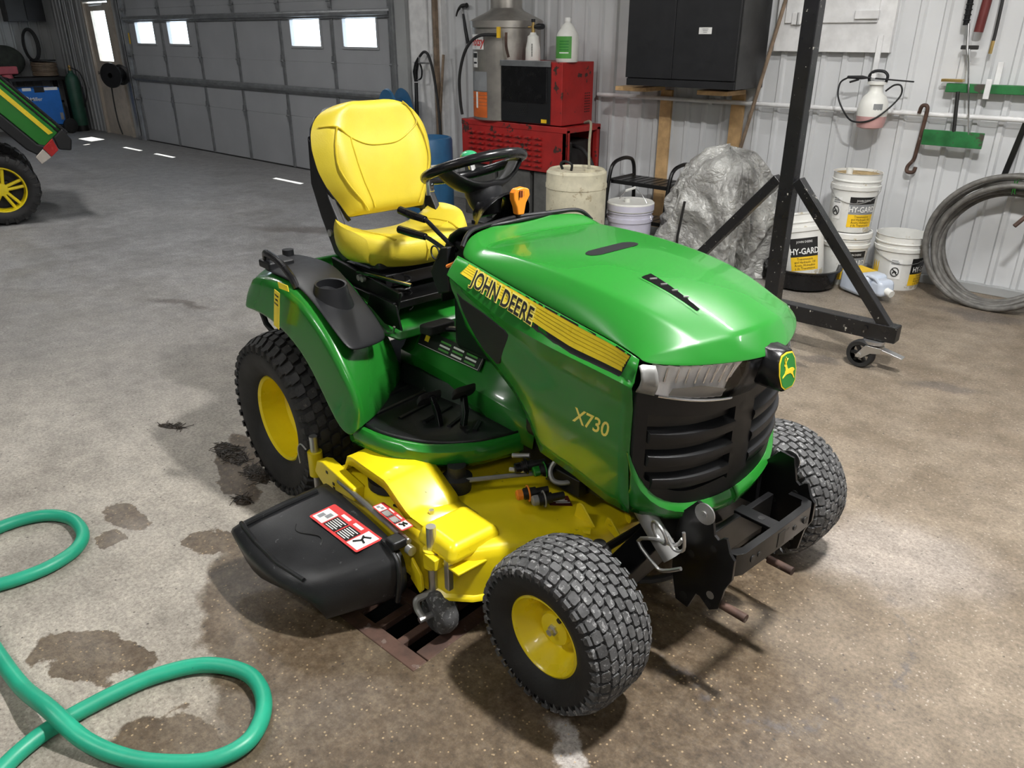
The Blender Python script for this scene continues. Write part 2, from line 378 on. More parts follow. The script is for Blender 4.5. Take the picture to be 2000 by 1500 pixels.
# long wall: corrugated sheet right of the overhead door, a strip in the far corner, headers over the doors
wb = corrug(-6.44, X1, 0, ZC, YW)
wb.v += []
wall_back = struct(wb.build('wall_back', 'wallmetal', smooth=0))
corrug(X0, -15.46, 0, ZC, YW).build('corner_sheet', 'wallgrey', wall_back, smooth=0)
corrug(-15.46, -6.44, 2.55, ZC, YW).build('header_sheet', 'wallgrey', wall_back, smooth=0)
B((-14.95, YW - .02, 2.46), (1.02, .08, .64)).build('door_header', 'wallgrey', wall_back)
for (x0, x1) in ((-14.36, -13.86),):
    B(((x0 + x1) / 2, YW, 1.39), (x1 - x0, .06, 2.78)).build('post_cladding', 'wallgrey', wall_back)
wall_left = struct(corrug(Y0, YW, 0, ZC, X0, axis='y', sg=-1).build('wall_left', 'wallgrey', smooth=0))
struct(B(((X0 + X1) / 2, Y0 - .05, ZC / 2), (X1 - X0, .1, ZC)).build('wall_front', 'wallgrey', smooth=0))
struct(B((X1 + .05, (Y0 + YW) / 2, ZC / 2), (.1, YW - Y0, ZC)).build('wall_right', 'wallmetal', smooth=0))
struct(B(((X0 + X1) / 2, (Y0 + YW) / 2, ZC + .05), (X1 - X0 + .4, YW - Y0 + .6, .1)).build('ceiling', 'ceil', smooth=0))
struct(B(((-6.44 + X1) / 2, YW - .03, .03), (X1 + 6.44, .05, .06)).build('baseboard_back', 'wallgrey', bevel=.004))
# trim: white boards between the overhead door and the corrugated sheet
t1 = struct(B((-6.69, YW - .03, 1.39), (.50, .10, 2.78)).build('trim_1', 'white', bevel=.004))
B((-6.76, YW - .095, 2.02), (.26, .03, 1.3)).build('raised_panel', 'white', t1, bevel=.004)
B((-6.50, YW - .10, 1.39), (.04, .05, 2.78)).build('batten', 'woodgrey', t1, bevel=.003)
B((-6.58, YW - .09, 1.39), (.05, .03, 2.78)).build('batten', 'white', t1, bevel=.003)
struct(B((-7.06, YW - .06, 1.39), (.24, .14, 2.78)).build('trim_2', 'wallgrey', bevel=.004))
struct(B((-13.92, YW - .08, 1.39), (.17, .12, 2.78)).build('trim_3', 'galv', bevel=.004))

# ------------------------------------------------------------------ overhead door
DY = 6.03; DX0, DX1 = -13.82, -7.19; SEC = .667
door_1 = bpy.data.objects.new('door_1', None); COL.objects.link(door_1); struct(door_1); door_1.location = (0, 0, 0)
wins = [(-13.50, -12.87), (-12.42, -11.80), (-9.18, -8.55), (-8.11, -7.49)]
WZ0, WZ1 = 1.505, 1.812
for i in range(4):
    z0, z1 = (.012 if i == 0 else i * SEC), (i + 1) * SEC
    b = MB()
    if i == 2:
        b.box(((DX0 + DX1) / 2, DY + .022, (z0 + WZ0) / 2), (DX1 - DX0, .044, WZ0 - z0)); b.box(((DX0 + DX1) / 2, DY + .022, (WZ1 + z1) / 2), (DX1 - DX0, .044, z1 - WZ1))
        ed = [DX0] + [e for wn in wins for e in wn] + [DX1]
        for k in range(0, len(ed), 2): b.box(((ed[k] + ed[k + 1]) / 2, DY + .022, (WZ0 + WZ1) / 2), (ed[k + 1] - ed[k], .044, WZ1 - WZ0))
    else: b.box(((DX0 + DX1) / 2, DY + .022, (z0 + z1) / 2), (DX1 - DX0, .044, z1 - z0))
    sec = b.build('door_section', 'doorpanel', door_1, smooth=0, bevel=.0 if i == 2 else .005)
    if i == 2:
        for a, c in wins:
            fr = MB(); cx, cz = (a + c) / 2, (WZ0 + WZ1) / 2
            for s_ in (-1, 1):
                fr.box((cx, DY - .006, cz + s_ * ((WZ1 - WZ0) / 2 + .008)), (c - a + .05, .02, .03)); fr.box((cx + s_ * ((c - a) / 2 + .008), DY - .006, cz), (.03, .02, WZ1 - WZ0 - .014))
            fr.build('window_frame', 'doorpanel', sec, bevel=.004)
            B((cx, DY + .022, cz), (c - a, .006, WZ1 - WZ0)).build('pane', 'pane', sec, smooth=0)
sx_ = [DX0 + .045, -12.63, -11.54, -10.50, -9.41, -8.32, DX1 - .05]
for i in range(4):
    for k, x in enumerate(sx_):
        wd = .09 if k in (0, 6) else .055
        B((x, DY - .007, (i + .5) * SEC + .005), (wd, .016, SEC - .012)).build('stile', 'galv', door_1, bevel=.003)
def strut(z):
    prof = [(-.045, 0), (-.04, -.03), (-.018, -.035), (-.015, -.062), (.015, -.062), (.018, -.035), (.04, -.03), (.045, 0)]
    MB().prism(prof, lambda a, h, t: (t, DY - .012 + h, z + a), DX0 + .02, DX1 - .02).build('strut', 'galv', door_1, bevel=.002)
for z in (1.855, .995, 2.62): strut(z)
hin = MB().box((0, -.012, .035), (.06, .008, .075)).box((0, -.012, -.035), (.06, .008, .075)); hin.cyl((-.035, -.02, 0), (.035, -.02, 0), .012, n=10)
h0 = hin.build('hinge', 'galv', door_1, bevel=.002); used = False
for j in (1, 2, 3):
    for x in sx_:
        h = h0 if not used else h0.copy()
        if used: COL.objects.link(h); h.parent = door_1
        used = True; h.location = (x, DY - .012, j * SEC)
for s_, x in ((-1, DX0), (1, DX1)):
    for j in (1, 2, 3):
        MB().box((x + s_ * .01, DY - .02, j * SEC), (.13, .02, .05)).cyl((x - s_ * .05, DY - .045, j * SEC), (x + s_ * .10, DY - .045, j * SEC), .018, n=12).build('roller_bracket', 'galv', door_1, bevel=.002)
    tr = MB().box((x + s_ * .075, DY - .05, 1.42), (.015, .075, 2.7)).box((x + s_ * .05, DY - .085, 1.42), (.05, .012, 2.7)); tr.box((x + s_ * .11, DY + .0, 1.42), (.06, .012, 2.7))
    tr.build('track', 'galv', door_1, bevel=.002)
B(((DX0 + DX1) / 2, DY + .02, .008), (DX1 - DX0, .06, .016)).build('rubber_seal', 'rubber', door_1)
B((DX0 + .06, DY - .018, 1.58), (.04, .004, .16)).build('warning_sticker', 'labelyellow', door_1)

# ------------------------------------------------------------------ entry door
door_2 = bpy.data.objects.new('door_2', None); COL.objects.link(door_2); struct(door_2)
ex0, ex1, ez = -15.40, -14.40, 2.12; wx0, wx1, wz0, wz1 = -15.23, -14.66, 1.215, 2.0
MT['entry'] = pm('tan_door_paint', (.42, .37, .31), .5, wear=((.2, .16, .12), .74, 4))
b = MB().box(((ex0 + wx0) / 2, YW, ez / 2), (wx0 - ex0, .05, ez)).box(((wx1 + ex1) / 2, YW, ez / 2), (ex1 - wx1, .05, ez)).box(((wx0 + wx1) / 2, YW, wz0 / 2), (wx1 - wx0, .05, wz0)).box(((wx0 + wx1) / 2, YW, (wz1 + ez) / 2), (wx1 - wx0, .05, ez - wz1))
leaf = b.build('door_leaf', 'entry', door_2, smooth=0)
B(((wx0 + wx1) / 2, YW, (wz0 + wz1) / 2), (wx1 - wx0, .008, wz1 - wz0)).build('pane', 'pane', leaf)
MB().cyl((-15.28, YW - .02, 1.02), (-15.28, YW - .07, 1.02), .03, n=14).tube([(-15.28, YW - .07, 1.02), (-15.14, YW - .075, 1.02)], .012).build('door_handle', 'chrome', leaf)
MB().tube([(-15.2, YW - .04, 2.09), (-14.9, YW - .1, 2.09), (-14.7, YW - .04, 2.1)], .018).build('door_closer', 'white', leaf)
for x in (ex0 - .03, ex1 + .03): B((x, YW - .02, 1.08), (.06, .10, 2.16)).build('jamb', 'entry', door_2, bevel=.004)

# ------------------------------------------------------------------ ceiling lamps
def lamp(x, y, z, L, P, lab):
    t = thing('ceiling_light', lab, 'light', (x, y, z), 0, 'strip lights under the roof')
    B((0, 0, .05), (L + .06, .16, .06)).build('housing', 'white', t, bevel=.006)
    for dy in (-.045, .045): MB().cyl((-L / 2, dy, .005), (L / 2, dy, .005), .013, n=10).build('tube', 'tube', t)
    for sx in (-1, 1): MB().cyl((sx * L * .4, 0, .08), (sx * L * .4, 0, ZC - z), .004, n=6).build('hanger', 'galv', t)
    l = bpy.data.lights.new('lamp', 'AREA'); l.shape = 'RECTANGLE'; l.size = L; l.size_y = .12; l.energy = P; l.color = (1, .985, .965)
    o = bpy.data.objects.new('lamp', l); COL.objects.link(o); o.parent = t; o.location = (0, 0, -.012)
LW = ['short white strip light hung above the front of the mower', 'white strip light hung above the black gantry stand', 'white strip light hung above the rear of the mower', 'white strip light hung above the coiled hose corner', 'unseen white fill light added above the teal hose loops',
      'unseen white fill light added over the bare floor before the mower', 'white strip light hung in front of the overhead door', 'white strip light hung nearest the welder and workbench']
for a, lb_ in zip(LAMPS, LW): lamp(*a, lb_)

# ------------------------------------------------------------------ conduit and hatch on the wall
cd = MB().tube([(-4.42, YW - .078, 1.155), (X1 - .1, YW - .078, 1.145)], .017, 12)
co = tag(cd.build('conduit_pipe', 'white'), 'thin white painted conduit running along the corrugated wall', 'pipe')
for x in (-3.3, -1.9, -.6): B((x, YW - .045, 1.15), (.03, .04, .05)).build('pipe_clip', 'white', co)
h = thing('wall_hatch', 'white painted wooden hatch with hinge strap and latch block on wall', 'hatch', (-2.40, YW - .045, 1.53))
B((0, 0, .62), (.84, .05, 1.24)).build('frame_board', 'white', h, bevel=.004)
B((-.02, -.032, .70), (.66, .022, 1.02)).build('hatch_panel', 'white', h, bevel=.004)
B((.24, -.05, .24), (.16, .03, .055)).build('latch_block', 'white', h, bevel=.004)
B((-.26, -.045, .22), (.07, .012, .08)).build('hinge', 'white', h, bevel=.003)
MB().cyl((-.245, -.055, .18), (-.245, -.055, .26), .008, n=8).build('hinge_pin', 'zinc', h)
B((.355, -.045, -.02), (.035, .012, .26)).build('strap', 'white', h, bevel=.002)
B((.40, -.10, -.145), (.03, .17, .035)).build('hook', 'white', h, bevel=.003)
# ================================================================== riding mower (local frame: x forward, y left, z up, origin under rear axle)
mw = thing('riding_mower', 'green riding mower with yellow seat, yellow wheels and yellow mowing deck', 'mower', (-2.3664, 1.9667, 0), -.1048)
def P_(mb, name, mat, parent=None, **k): return mb.build(name, mat, parent or mw, **k)

# ---- wheels
def crown(R, w, x): t = abs(x) / (w / 2); return R * (1 - .015 * t ** 2 - .11 * t ** 5)
def wheel(cx, cy, cz, R, w, rim, side, steer, kind, tm, flat):
    """side -1 = right; the outer face looks along side"""
    M = Matrix.Translation((cx, cy, cz)) @ Matrix.Rotation(steer, 4, 'Z')
    ax = (0, side, 0); dep = .010
    prof = []
    for x, r in ((-.36, rim), (-.43, rim + .012), (-.49, rim + (R - rim) * .35), (-.50, rim + (R - rim) * .55), (-.485, R * .90 - dep)): prof.append((r, x * w))
    for i in range(9):
        x = -.46 + .92 * i / 8; prof.append((crown(R, w, x * w) - dep, x * w))
    prof += [(r, -h) for r, h in reversed(prof[:5])]
    t = MB().lathe(prof, (0, 0, 0), ax, 72)
    b = MB()
    q = Vector(ax).to_track_quat('Z', 'Y')
    def pt(x, a, r): return q @ Vector((r * cos(a), r * sin(a), x))
    if kind == 'front': cols, nr, bw, bl, sk = [-.405, -.29, -.175, -.058, .058, .175, .29, .405], 38, .108, .88, .10
    else: cols, nr, bw, bl, sk = [-.42, -.31, -.19, -.065, .065, .19, .31, .42], 40, .112, .74, .22
    for c, xc in enumerate(cols):
        for j in range(nr):
            a0 = 2 * pi * (j + (.5 if c % 2 else 0)) / nr; da = pi / nr * bl
            hw = bw * w / 2; s_ = sk * da * (1 if c < len(cols) / 2 else -1)
            jit = random.uniform(-.0012, .0012)
            edge = c in (0, len(cols) - 1)
            bot, top = [], []
            oct_ = [(-1, -.74), (-.74, -1), (.74, -1), (1, -.74), (1, .74), (.74, 1), (-.74, 1), (-1, .74)]
            for (dx, dA) in oct_:
                x = xc * w + dx * hw; a = a0 + dA * da + s_ * dx
                bot.append(pt(x, a, crown(R, w, x) - dep - .002))
                x2 = xc * w + dx * hw * .88; a2 = a0 + dA * da * .88 + s_ * dx
                top.append(pt(x2, a2, crown(R, w, x2) + jit))
            n = len(b.v); b.v += [tuple(v) for v in bot + top]; b.f += [tuple(n + 8 + i for i in range(8))] + [(n + i, n + (i + 1) % 8, n + 8 + (i + 1) % 8, n + 8 + i) for i in range(8)]
            if edge:   # shoulder lug running down the sidewall
                sg = 1 if xc > 0 else -1; quad = []
                for (xx, rr, k) in ((.455, crown(R, w, .455 * w) - .002, 1), (.492, R * .895, .9), (.499, R * .83, .55)):
                    quad.append([pt(sg * xx * w, a0 - da * .9 * k, rr - .012), pt(sg * (xx * w + .004), a0 - da * .75 * k, rr), pt(sg * (xx * w + .004), a0 + da * .75 * k, rr), pt(sg * xx * w, a0 + da * .9 * k, rr - .012)])
                b.grid(quad)
    for m in (t, b):
        m.v = [(x, y, z if z > -cz + .001 else -cz + .001) for x, y, z in m.v]      # tyre flattened where it stands on the floor
    to = P_(t, 'tire', 'rubber', smooth=50, fix=True); tr = P_(b, 'tread', tm, to, smooth=30, fix=True)
    to.matrix_local = M
    o = side
    # rim: lathe from the flange to the centre disc, heights along the outer axis
    e = w * .36
    if kind == 'front':
        rp = [(rim - .004, -e), (rim + .004, e - .012), (rim + .006, e + .004), (rim - .002, e + .008), (rim - .010, e), (rim - .014, e - .022), (rim * .80, e - .030), (rim * .74, e - .062), (rim * .66, e - .072), (rim * .42, e - .075)]
    else:
        rp = [(rim - .004, -e), (rim + .004, e - .012), (rim + .008, e + .004), (rim - .001, e + .010), (rim - .010, e + .002), (rim - .014, e - .03), (rim * .90, e - .045), (rim * .87, e - .09), (rim * .80, e - .10), (rim * .78, e - .15), (.001, e - .16)]
    r = MB().lathe(rp, (0, 0, 0), ax, 56); ro = P_(r, 'rim', 'yellow', smooth=40); ro.matrix_local = M
    if kind == 'front':
        P_(MB().lathe([(rim * .43, e - .078), (rim * .43, e - .045), (rim * .40, e - .036), (rim * .12, e - .034), (.001, e - .034)], (0, 0, 0), ax, 32), 'hub_cap', 'yellow', ro)
        P_(MB().lathe([(.016, e - .036), (.016, e - .028), (.010, e - .026), (.010, e - .016), (.001, e - .016)], (0, 0, 0), ax, 6), 'axle_bolt', 'zinc', ro, smooth=20)
        a = radians(62); p = Vector((rim * .62 * cos(a), 0, rim * .62 * sin(a)))
        P_(MB().cyl(p + Vector((0, side * (e - .07), 0)), p * .86 + Vector((0, side * (e - .02), 0)), .0075, n=10), 'valve_stem', 'rubber', ro)
    else:
        P_(MB().cyl((rim * .93, side * (e - .045), 0), (rim * .93, side * (e - .03), 0), .006, n=8), 'valve_stem', 'rubber', ro)
FS = radians(2.4)
wheel(0, -.492, .318, .33, .305, .166, -1, 0, 'rear', 'treaddark', 1); wheel(0, .492, .318, .33, .305, .166, 1, 0, 'rear', 'treaddark', 1)
wheel(1.435, -.515, .220, .2286, .216, .114, -1, FS, 'front', 'tread', 1); wheel(1.435, .515, .220, .2286, .216, .114, 1, FS, 'front', 'tread', 1)

# ---- hood: half stations centre, mid, crease, shoulder, decal top
HS = [[(.672, 0, 1.098), (.692, .12, 1.099), (.726, .236, 1.097), (.742, .275, 1.072), (.752, .300, 1.040)],
      [(.748, 0, 1.062), (.766, .12, 1.064), (.802, .246, 1.066), (.806, .282, 1.053), (.81, .304, 1.034)],
      [(.93, 0, 1.072), (.935, .12, 1.074), (.94, .250, 1.069), (.945, .287, 1.045), (.95, .307, 1.011)],
      [(1.09, 0, 1.079), (1.095, .115, 1.079), (1.10, .250, 1.064), (1.10, .287, 1.033), (1.10, .309, .988)],
      [(1.25, 0, 1.070), (1.25, .11, 1.070), (1.25, .247, 1.050), (1.25, .286, 1.014), (1.25, .311, .967)],
      [(1.40, 0, 1.046), (1.395, .105, 1.043), (1.385, .235, 1.026), (1.38, .284, .989), (1.375, .313, .951)],
      [(1.50, 0, 1.018), (1.495, .105, 1.013), (1.48, .212, .997), (1.46, .276, .968), (1.440, .316, .940)],
      [(1.602, 0, .976), (1.585, .11, .974), (1.548, .205, .966), (1.51, .272, .954), (1.468, .321, .936)],
      [(1.652, 0, .914), (1.632, .10, .917), (1.59, .20, .921), (1.545, .274, .925), (1.485, .325, .930)]]
rows = []
for st in HS:
    rows.append([(x, -y, z) for x, y, z in reversed(st)] + [(x, y, z) for x, y, z in st[1:]])
hood = P_(MB().grid(rows), 'hood', 'green', sub=3, solid=.006, smooth=180)
me = hood.data; n = 9
cr = me.attributes.new('crease_edge', 'FLOAT', 'EDGE')
for e in me.edges:
    a, c = sorted(e.vertices); ra, ca, rc, cc = a // n, a % n, c // n, c % n
    v = 0.
    if ca == cc and ca in (2, 6): v = .75
    elif ca == cc and ca in (3, 5) and min(ra, rc) >= 3: v = .45
    elif ra == rc and ra == 1: v = .8
    elif ra == rc and ra == 7: v = .7
    cr.data[e.index].value = v
# ---- side panels
F3 = [(.74, 1.041), (.752, 1.040), (.81, 1.034), (.95, 1.011), (1.10, .988), (1.25, .967), (1.375, .951), (1.44, .940), (1.49, .930)]
DBt = [(.74, 1.006), (.766, .999), (1.039, .940), (1.148, .911), (1.253, .889), (1.423, .880), (1.49, .874)]
RGt = [(.74, .992), (.80, .972), (.998, .913), (1.164, .890), (1.315, .878), (1.426, .869), (1.49, .862)]
BOt = [(.735, .985), (.749, .921), (.795, .834), (.867, .780), (1.017, .687), (1.084, .612), (1.129, .537), (1.254, .520), (1.391, .492), (1.47, .495), (1.52, .50)]
def vtop(u): return interp([(.74, .300), (.81, .304), (1.1, .309), (1.375, .313), (1.49, .325)], u)
def side(u, t):
    """t 0..1 decal top to decal bottom, 1..2 to the ridge, 2..3 to the bottom edge"""
    f, d, r, bo = interp(F3, u), interp(DBt, u), interp(RGt, u), interp(BOt, u)
    if t <= 1: return (u, -(vtop(u) + (.333 - vtop(u)) * t), f + (d - f) * t)
    if t <= 2: return (u, -(.333 + .010 * (t - 1)), d + (r - d) * (t - 1))
    k = t - 2; bo = min(bo, r - .005)
    return (u, -(.343 - .014 * min(1, k * 6) + .004 * sin(pi * k) - .030 * max(0, k - .6)), r + (bo - r) * k)
us = [.74, .745, .75, .765, .78, .795, .82, .845, .87, .92, .97, 1.017, 1.05, 1.084, 1.105, 1.129, 1.19, 1.254, 1.32, 1.391, 1.43, 1.468]
ts = [0, .5, 1, 1.5, 2, 2.06, 2.12, 2.17, 2.3, 2.45, 2.6, 2.75, 2.9, 3.]
for sg in (1, -1):
    rows = [[(x, y * sg, z) for x, y, z in (side(u, t) for t in ts)] for u in us]
    sp = P_(MB().grid(rows), 'side_panel', 'green', smooth=28, solid=.005)
    if True:
        # decal: black field, yellow stripes, lettering wrapped on the panel
        def onside(u, t, e):
            x, y, z = side(u, t); return (x, (y - e) * sg, z + e * .15)
        um = lambda a, c, k: [a + (c - a) * i / k for i in range(k + 1)]
        def strip(u0, u1, t0, t1, e, l0=0., l1=0.):
            return MB().grid([[onside(u0 + l0 * tt + (u1 + l1 * tt - u0 - l0 * tt) * i / 24, t0 + (t1 - t0) * tt, e) for tt in (0, .25, .5, .75, 1)] for i in range(25)])
        dec = P_(strip(.800, 1.445, .02, 1.22, .0025, -.030, -.024), 'hood_decal', 'printblack', sp, smooth=30)
        ys = [(.10, .205), (.235, .335), (.365, .465), (.495, .60), (.63, .80)]
        P_(strip(.806, 1.442, .08, .80, .0032, -.020, -.022), 'decal_stripe_ground', 'stripe_dark', sp, smooth=30)
        for a, c in ys: P_(strip(.806 - .02 * a, 1.442 - .024 * a, a, c, .0038), 'decal_stripe', 'stripe', sp, smooth=30)
        um0, scale = (.965, 1.)
        def wrapt(x, y, e):
            if sg < 0: x = -x
            u = .972 + x; f, d = interp(F3, u), interp(DBt, u); t = .66 - y / (f - d + .0001) * .93
            return onside(u, t, .0045 + e)
        for off, mt, ex in ((.0046, 'letteryellow', .0), (.0, 'printblack', .0012)):
            text('JOHN DEERE', .066, wrapt, mt, sp, 'hood_lettering', off=off + .0012, ext=ex, sx=.86 * .80)
        def wrapx(x, y, e):
            if sg < 0: x = -x
            u = 1.333 + x; z = .716 + y - .02 * x; r, bo = interp(RGt, u), interp(BOt, u); t = 2 + (r - z) / (r - bo)
            return onside(u, t, .0022 + e)
        for off, mt, ex in ((.0032, 'printblack', 0), (.0, 'letteryellow', .001)):
            text('X730', .062, wrapx, mt, sp, 'model_lettering', off=off + .0009, ext=ex, sx=.92, shear=.18)
        # black mesh screen let into the panel
        poly = [(.770, .945), (.80, .930), (.90, .907), (.99, .882), (1.006, .870), (1.002, .854), (.968, .770), (.955, .765), (.895, .793), (.86, .822), (.825, .857), (.792, .900)]
        P_(MB().prism(poly, lambda a, c_, h: (a, -sg * (.3325 + h), c_), -.004, .0035), 'side_screen', 'plastic', sp, bevel=.003)
# ---- hood details
bpy.context.view_layer.update(); dg_ = bpy.context.evaluated_depsgraph_get(); hev = hood.evaluated_get(dg_)
def hz(u, v):
    ok_, p, nn_, i_ = hev.ray_cast(Vector((u, v, 2.)), Vector((0, 0, -1.)))
    return p.z if ok_ else 1.06
def hpatch(v0, v1, u0, u1, e, n_=10, m_=4):
    """sheet lying e above the hood between the curves v0(u), v1(u)"""
    rows = []
    for i in range(n_ + 1):
        u = u0 + (u1 - u0) * i / n_; rows.append([(u, v0(u) + (v1(u) - v0(u)) * j / m_, hz(u, v0(u) + (v1(u) - v0(u)) * j / m_) + e) for j in range(m_ + 1)])
    return MB().grid(rows)
P_(hpatch(lambda u: -.105 + .03 * abs((u - 1.088) / .026) ** 3, lambda u: .105 - .03 * abs((u - 1.088) / .026) ** 3, 1.062, 1.114, .0012, 8, 14), 'hood_scoop', 'plastic', hood, smooth=60)
P_(hpatch(lambda u: -.128 - .004 * (u - 1.3) / .18, lambda u: -.074 - .034 * (u - 1.3) / .18, 1.290, 1.496, .0010), 'vent_rim', 'green', hood, smooth=60)
P_(hpatch(lambda u: -.121 - .003 * (u - 1.3) / .18, lambda u: -.082 - .030 * (u - 1.3) / .18, 1.298, 1.484, .0022), 'hood_vent', 'void', hood, smooth=60)
for k in range(4):
    a = 1.325 + .036 * k; P_(MB().box((a, -.104, hz(a, -.104) + .0035), (.005, .020 - .002 * k, .003), R=Matrix.Rotation(-.5, 3, 'Z')), 'vent_fin', 'pipe', hood)
P_(MB().tube(lin([(.742, -.285, 1.066), (.722, -.236, 1.102), (.69, -.12, 1.104), (.668, 0, 1.104), (.69, .12, 1.104), (.722, .236, 1.102), (.742, .285, 1.066)], 8), .007, 8), 'hood_trim', 'plastic')
# ---- front: grille frame, slats, headlights, bumper, emblem
def UF(v, z): return 1.582 - .075 * (abs(v) / .335) ** 4 - .035 * (abs(v) / .335) ** 1.5 - .012 * max(0, (.6 - z) / .12)
def front_patch(poly_fn, vs, e0=0.): pass
def ztop(v): return .792 + .062 * (abs(v) / .335) ** 1.6
def zbot(v): return .490 + .055 * (abs(v) / .335) ** 2 + .13 * (abs(v) / .335) ** 9
NV = 24
def vlist(a, c, n_=NV): return [a + (c - a) * i / n_ for i in range(n_ + 1)]
def band(vs, zl, zh, e=0., th=.03, m=None):
    """solid band on the front surface between zl(v) and zh(v), proud by e"""
    b = MB(); rows = []
    for v in vs:
        l, h_ = zl(v), zh(v); uu = UF(v, (l + h_) / 2)
        rows.append([(uu + e, v, l), (uu + e, v, h_), (uu - th, v, h_), (uu - th, v, l)])
    n0 = len(b.v); b.grid(rows, True); k = len(rows)
    b.f += [(0, 1, 2, 3), tuple((k - 1) * 4 + i for i in (3, 2, 1, 0))]
    return b
OP0, OP1 = .045, .308                       # grille opening
zo1 = lambda v: .760 + .030 * (abs(v) / .3) ** 2
zo0 = lambda v: .545 + .065 * max(0, (abs(v) - .16) / .15) ** 2
gf = MB()
for part in (band(vlist(-.330, .330), zo1, ztop, .0, .018), band(vlist(-.330, .330), zbot, lambda v: max(zo0(v), zbot(v) + .002), .0, .018),
             band(vlist(-OP0, OP0, 4), lambda v: zo0(v) - .003, lambda v: zo1(v) + .003, .0, .05),
             band(vlist(-.330, -OP1, 4), lambda v: max(zo0(v) - .003, zbot(v)), lambda v: zo1(v) + .003, .0, .018), band(vlist(OP1, .330, 4), lambda v: max(zo0(v) - .003, zbot(v)), lambda v: zo1(v) + .003, .0, .018)):
    gf.add(part.v, part.f)
grille = P_(gf, 'grille', 'plastic', smooth=30)
P_(band(vlist(-.325, .325), lambda v: zbot(v) - .0, lambda v: ztop(v) - .01, -.055, .02), 'grille_backing', 'printblack', grille)
for sg in (-1, 1):
    for k in range(3):
        zc = .715 - .066 * k
        vo = OP1 - .004 - (.012 if k == 2 else 0)
        rows = []
        for v in vlist(OP0, vo, 12):
            uu = UF(v, zc); zz = zc + .020 * (v / .3) ** 2
            rows.append([(uu - .040, sg * v, zz + .026), (uu + .006, sg * v, zz + .004), (uu + .008, sg * v, zz - .004), (uu + .002, sg * v, zz - .026), (uu - .030, sg * v, zz - .016)])
        m = MB().grid(rows, True); kk = len(rows); m.f += [tuple(range(4, -1, -1)), tuple((kk - 1) * 5 + i for i in range(5))]
        P_(m, 'grille_slat', 'plastic', grille, smooth=30)
# bumper band
def bump_pt(v, t):
    a = abs(v) / .33
    zt, zb = zbot(v) + .0, .412 + .080 * a ** 1.5
    u = UF(v, .5) + .018 * sin(pi * min(1, t * 1.1)) + .004
    return (u - .03 * t * t, v * (1 - .085 * max(0, t - .25) * a ** 3), zt + (zb - zt) * t)
for v0, v1 in ((-.336, -.003), (.003, .336)):
    rows = [[bump_pt(v, t) for t in (-.02, .0, .12, .3, .55, .8, 1.)] for v in vlist(v0, v1, 16)]
    P_(MB().grid(rows), 'bumper', 'green', smooth=40, solid=.006)
# headlights
LIP = [(0, 1.648, .912), (.09, 1.630, .915), (.2, 1.586, .919), (.274, 1.541, .923), (.325, 1.482, .927)]
def lip(v):
    a = abs(v)
    for (p, u0, z0), (q_, u1, z1) in zip(LIP, LIP[1:]):
        if a <= q_: k = (a - p) / (q_ - p); return u0 + (u1 - u0) * k, z0 + (z1 - z0) * k
    return LIP[-1][1:]
def hl(v, t, e):
    lu, lz = lip(v); bu, bz = UF(v, .8) + .008, ztop(v) + .002
    return (lu + (bu - lu) * t + e + .012 * sin(pi * t), v, lz + (bz - lz) * t)
for sg in (-1, 1):
    hb = MB()
    rows = []
    for v in vlist(.095, .300, 60):
        fl = .012 * abs(sin((v - .095) / .205 * pi * 8))
        rows.append([hl(sg * v, t, -.018 - .02 * sin(pi * t) + fl * (1 if t < .55 else .3)) for t in (0, .12, .3, .45, .55, .7, .85, 1)])
    head = P_(MB().grid(rows), 'headlight', 'reflector', smooth=60)
    b = MB()   # lower smoked reflector bowl
    rows = [[hl(sg * v, t, -.012) for t in (.56 + .2 * abs(v - .20) / .1, .75, .95)] for v in vlist(.115, .268, 14)]
    P_(MB().grid(rows), 'reflector_bowl', 'pipe', head, smooth=40)
    P_(MB().grid([[hl(sg * v, t, 0.) for t in (0, .15, .3, .5, .7, .85, 1)] for v in vlist(.088, .304, 24)]), 'headlight_lens', 'lens', head, smooth=60)
    P_(MB().grid([[hl(sg * v, t, .001) for t in (0, .25, .5, .75, 1)] for v in vlist(.305, .338, 5)]), 'marker_lens', 'pipe', head, smooth=60, solid=.004)
    for k in range(8):
        v = .118 + .023 * k; P_(MB().tube([hl(sg * (v + .006 * t), t, -.010 - .012 * sin(pi * t)) for t in (.06, .2, .35, .52)], .0035, 6), 'reflector_flute', 'chrome', head)
    P_(MB().tube([hl(sg * v, .985, .004) for v in vlist(.09, .30, 20)], .004, 8), 'lens_edge', 'chrome', head)
# centre block and emblem
rows = []
P_(MB().grid([[hl(v, t, -.006) for t in (0, .3, .6, 1)] for v in vlist(-.09, .09, 8)]), 'nose_panel', 'plastic', smooth=40, solid=.006)
sh = [(-.9, .55), (-.62, .92), (0, 1), (.62, .92), (.9, .55), (1, -.1), (.8, -.75), (.45, -1), (-.45, -1), (-.8, -.75), (-1, -.1)]
rows = []
for (uu, kw, kh, dz) in ((1.575, .050, .058, 0), (1.645, .048, .055, -.003), (1.676, .046, .052, -.005), (1.682, .043, .049, -.005)):
    rows.append([(uu - .012 * (c_ + 1) * 0 - .20 * kh * c_, a * kw, .888 + dz + c_ * kh) for a, c_ in sh])
m = MB().grid(rows, True); m.f.append(tuple(range(33, 44)))
em = P_(m, 'emblem_housing', 'plastic_gloss', smooth=40)
def emb(a, c_, h): return (1.6825 + h - .20 * c_, a, .883 + c_)
P_(MB().prism([(a * .040, c_ * .046) for a, c_ in sh], emb, 0, .002), 'emblem_border', 'printyellow', em)
P_(MB().prism([(a * .0365, c_ * .0425) for a, c_ in sh], emb, .0015, .003), 'emblem_field', 'printgreen', em)
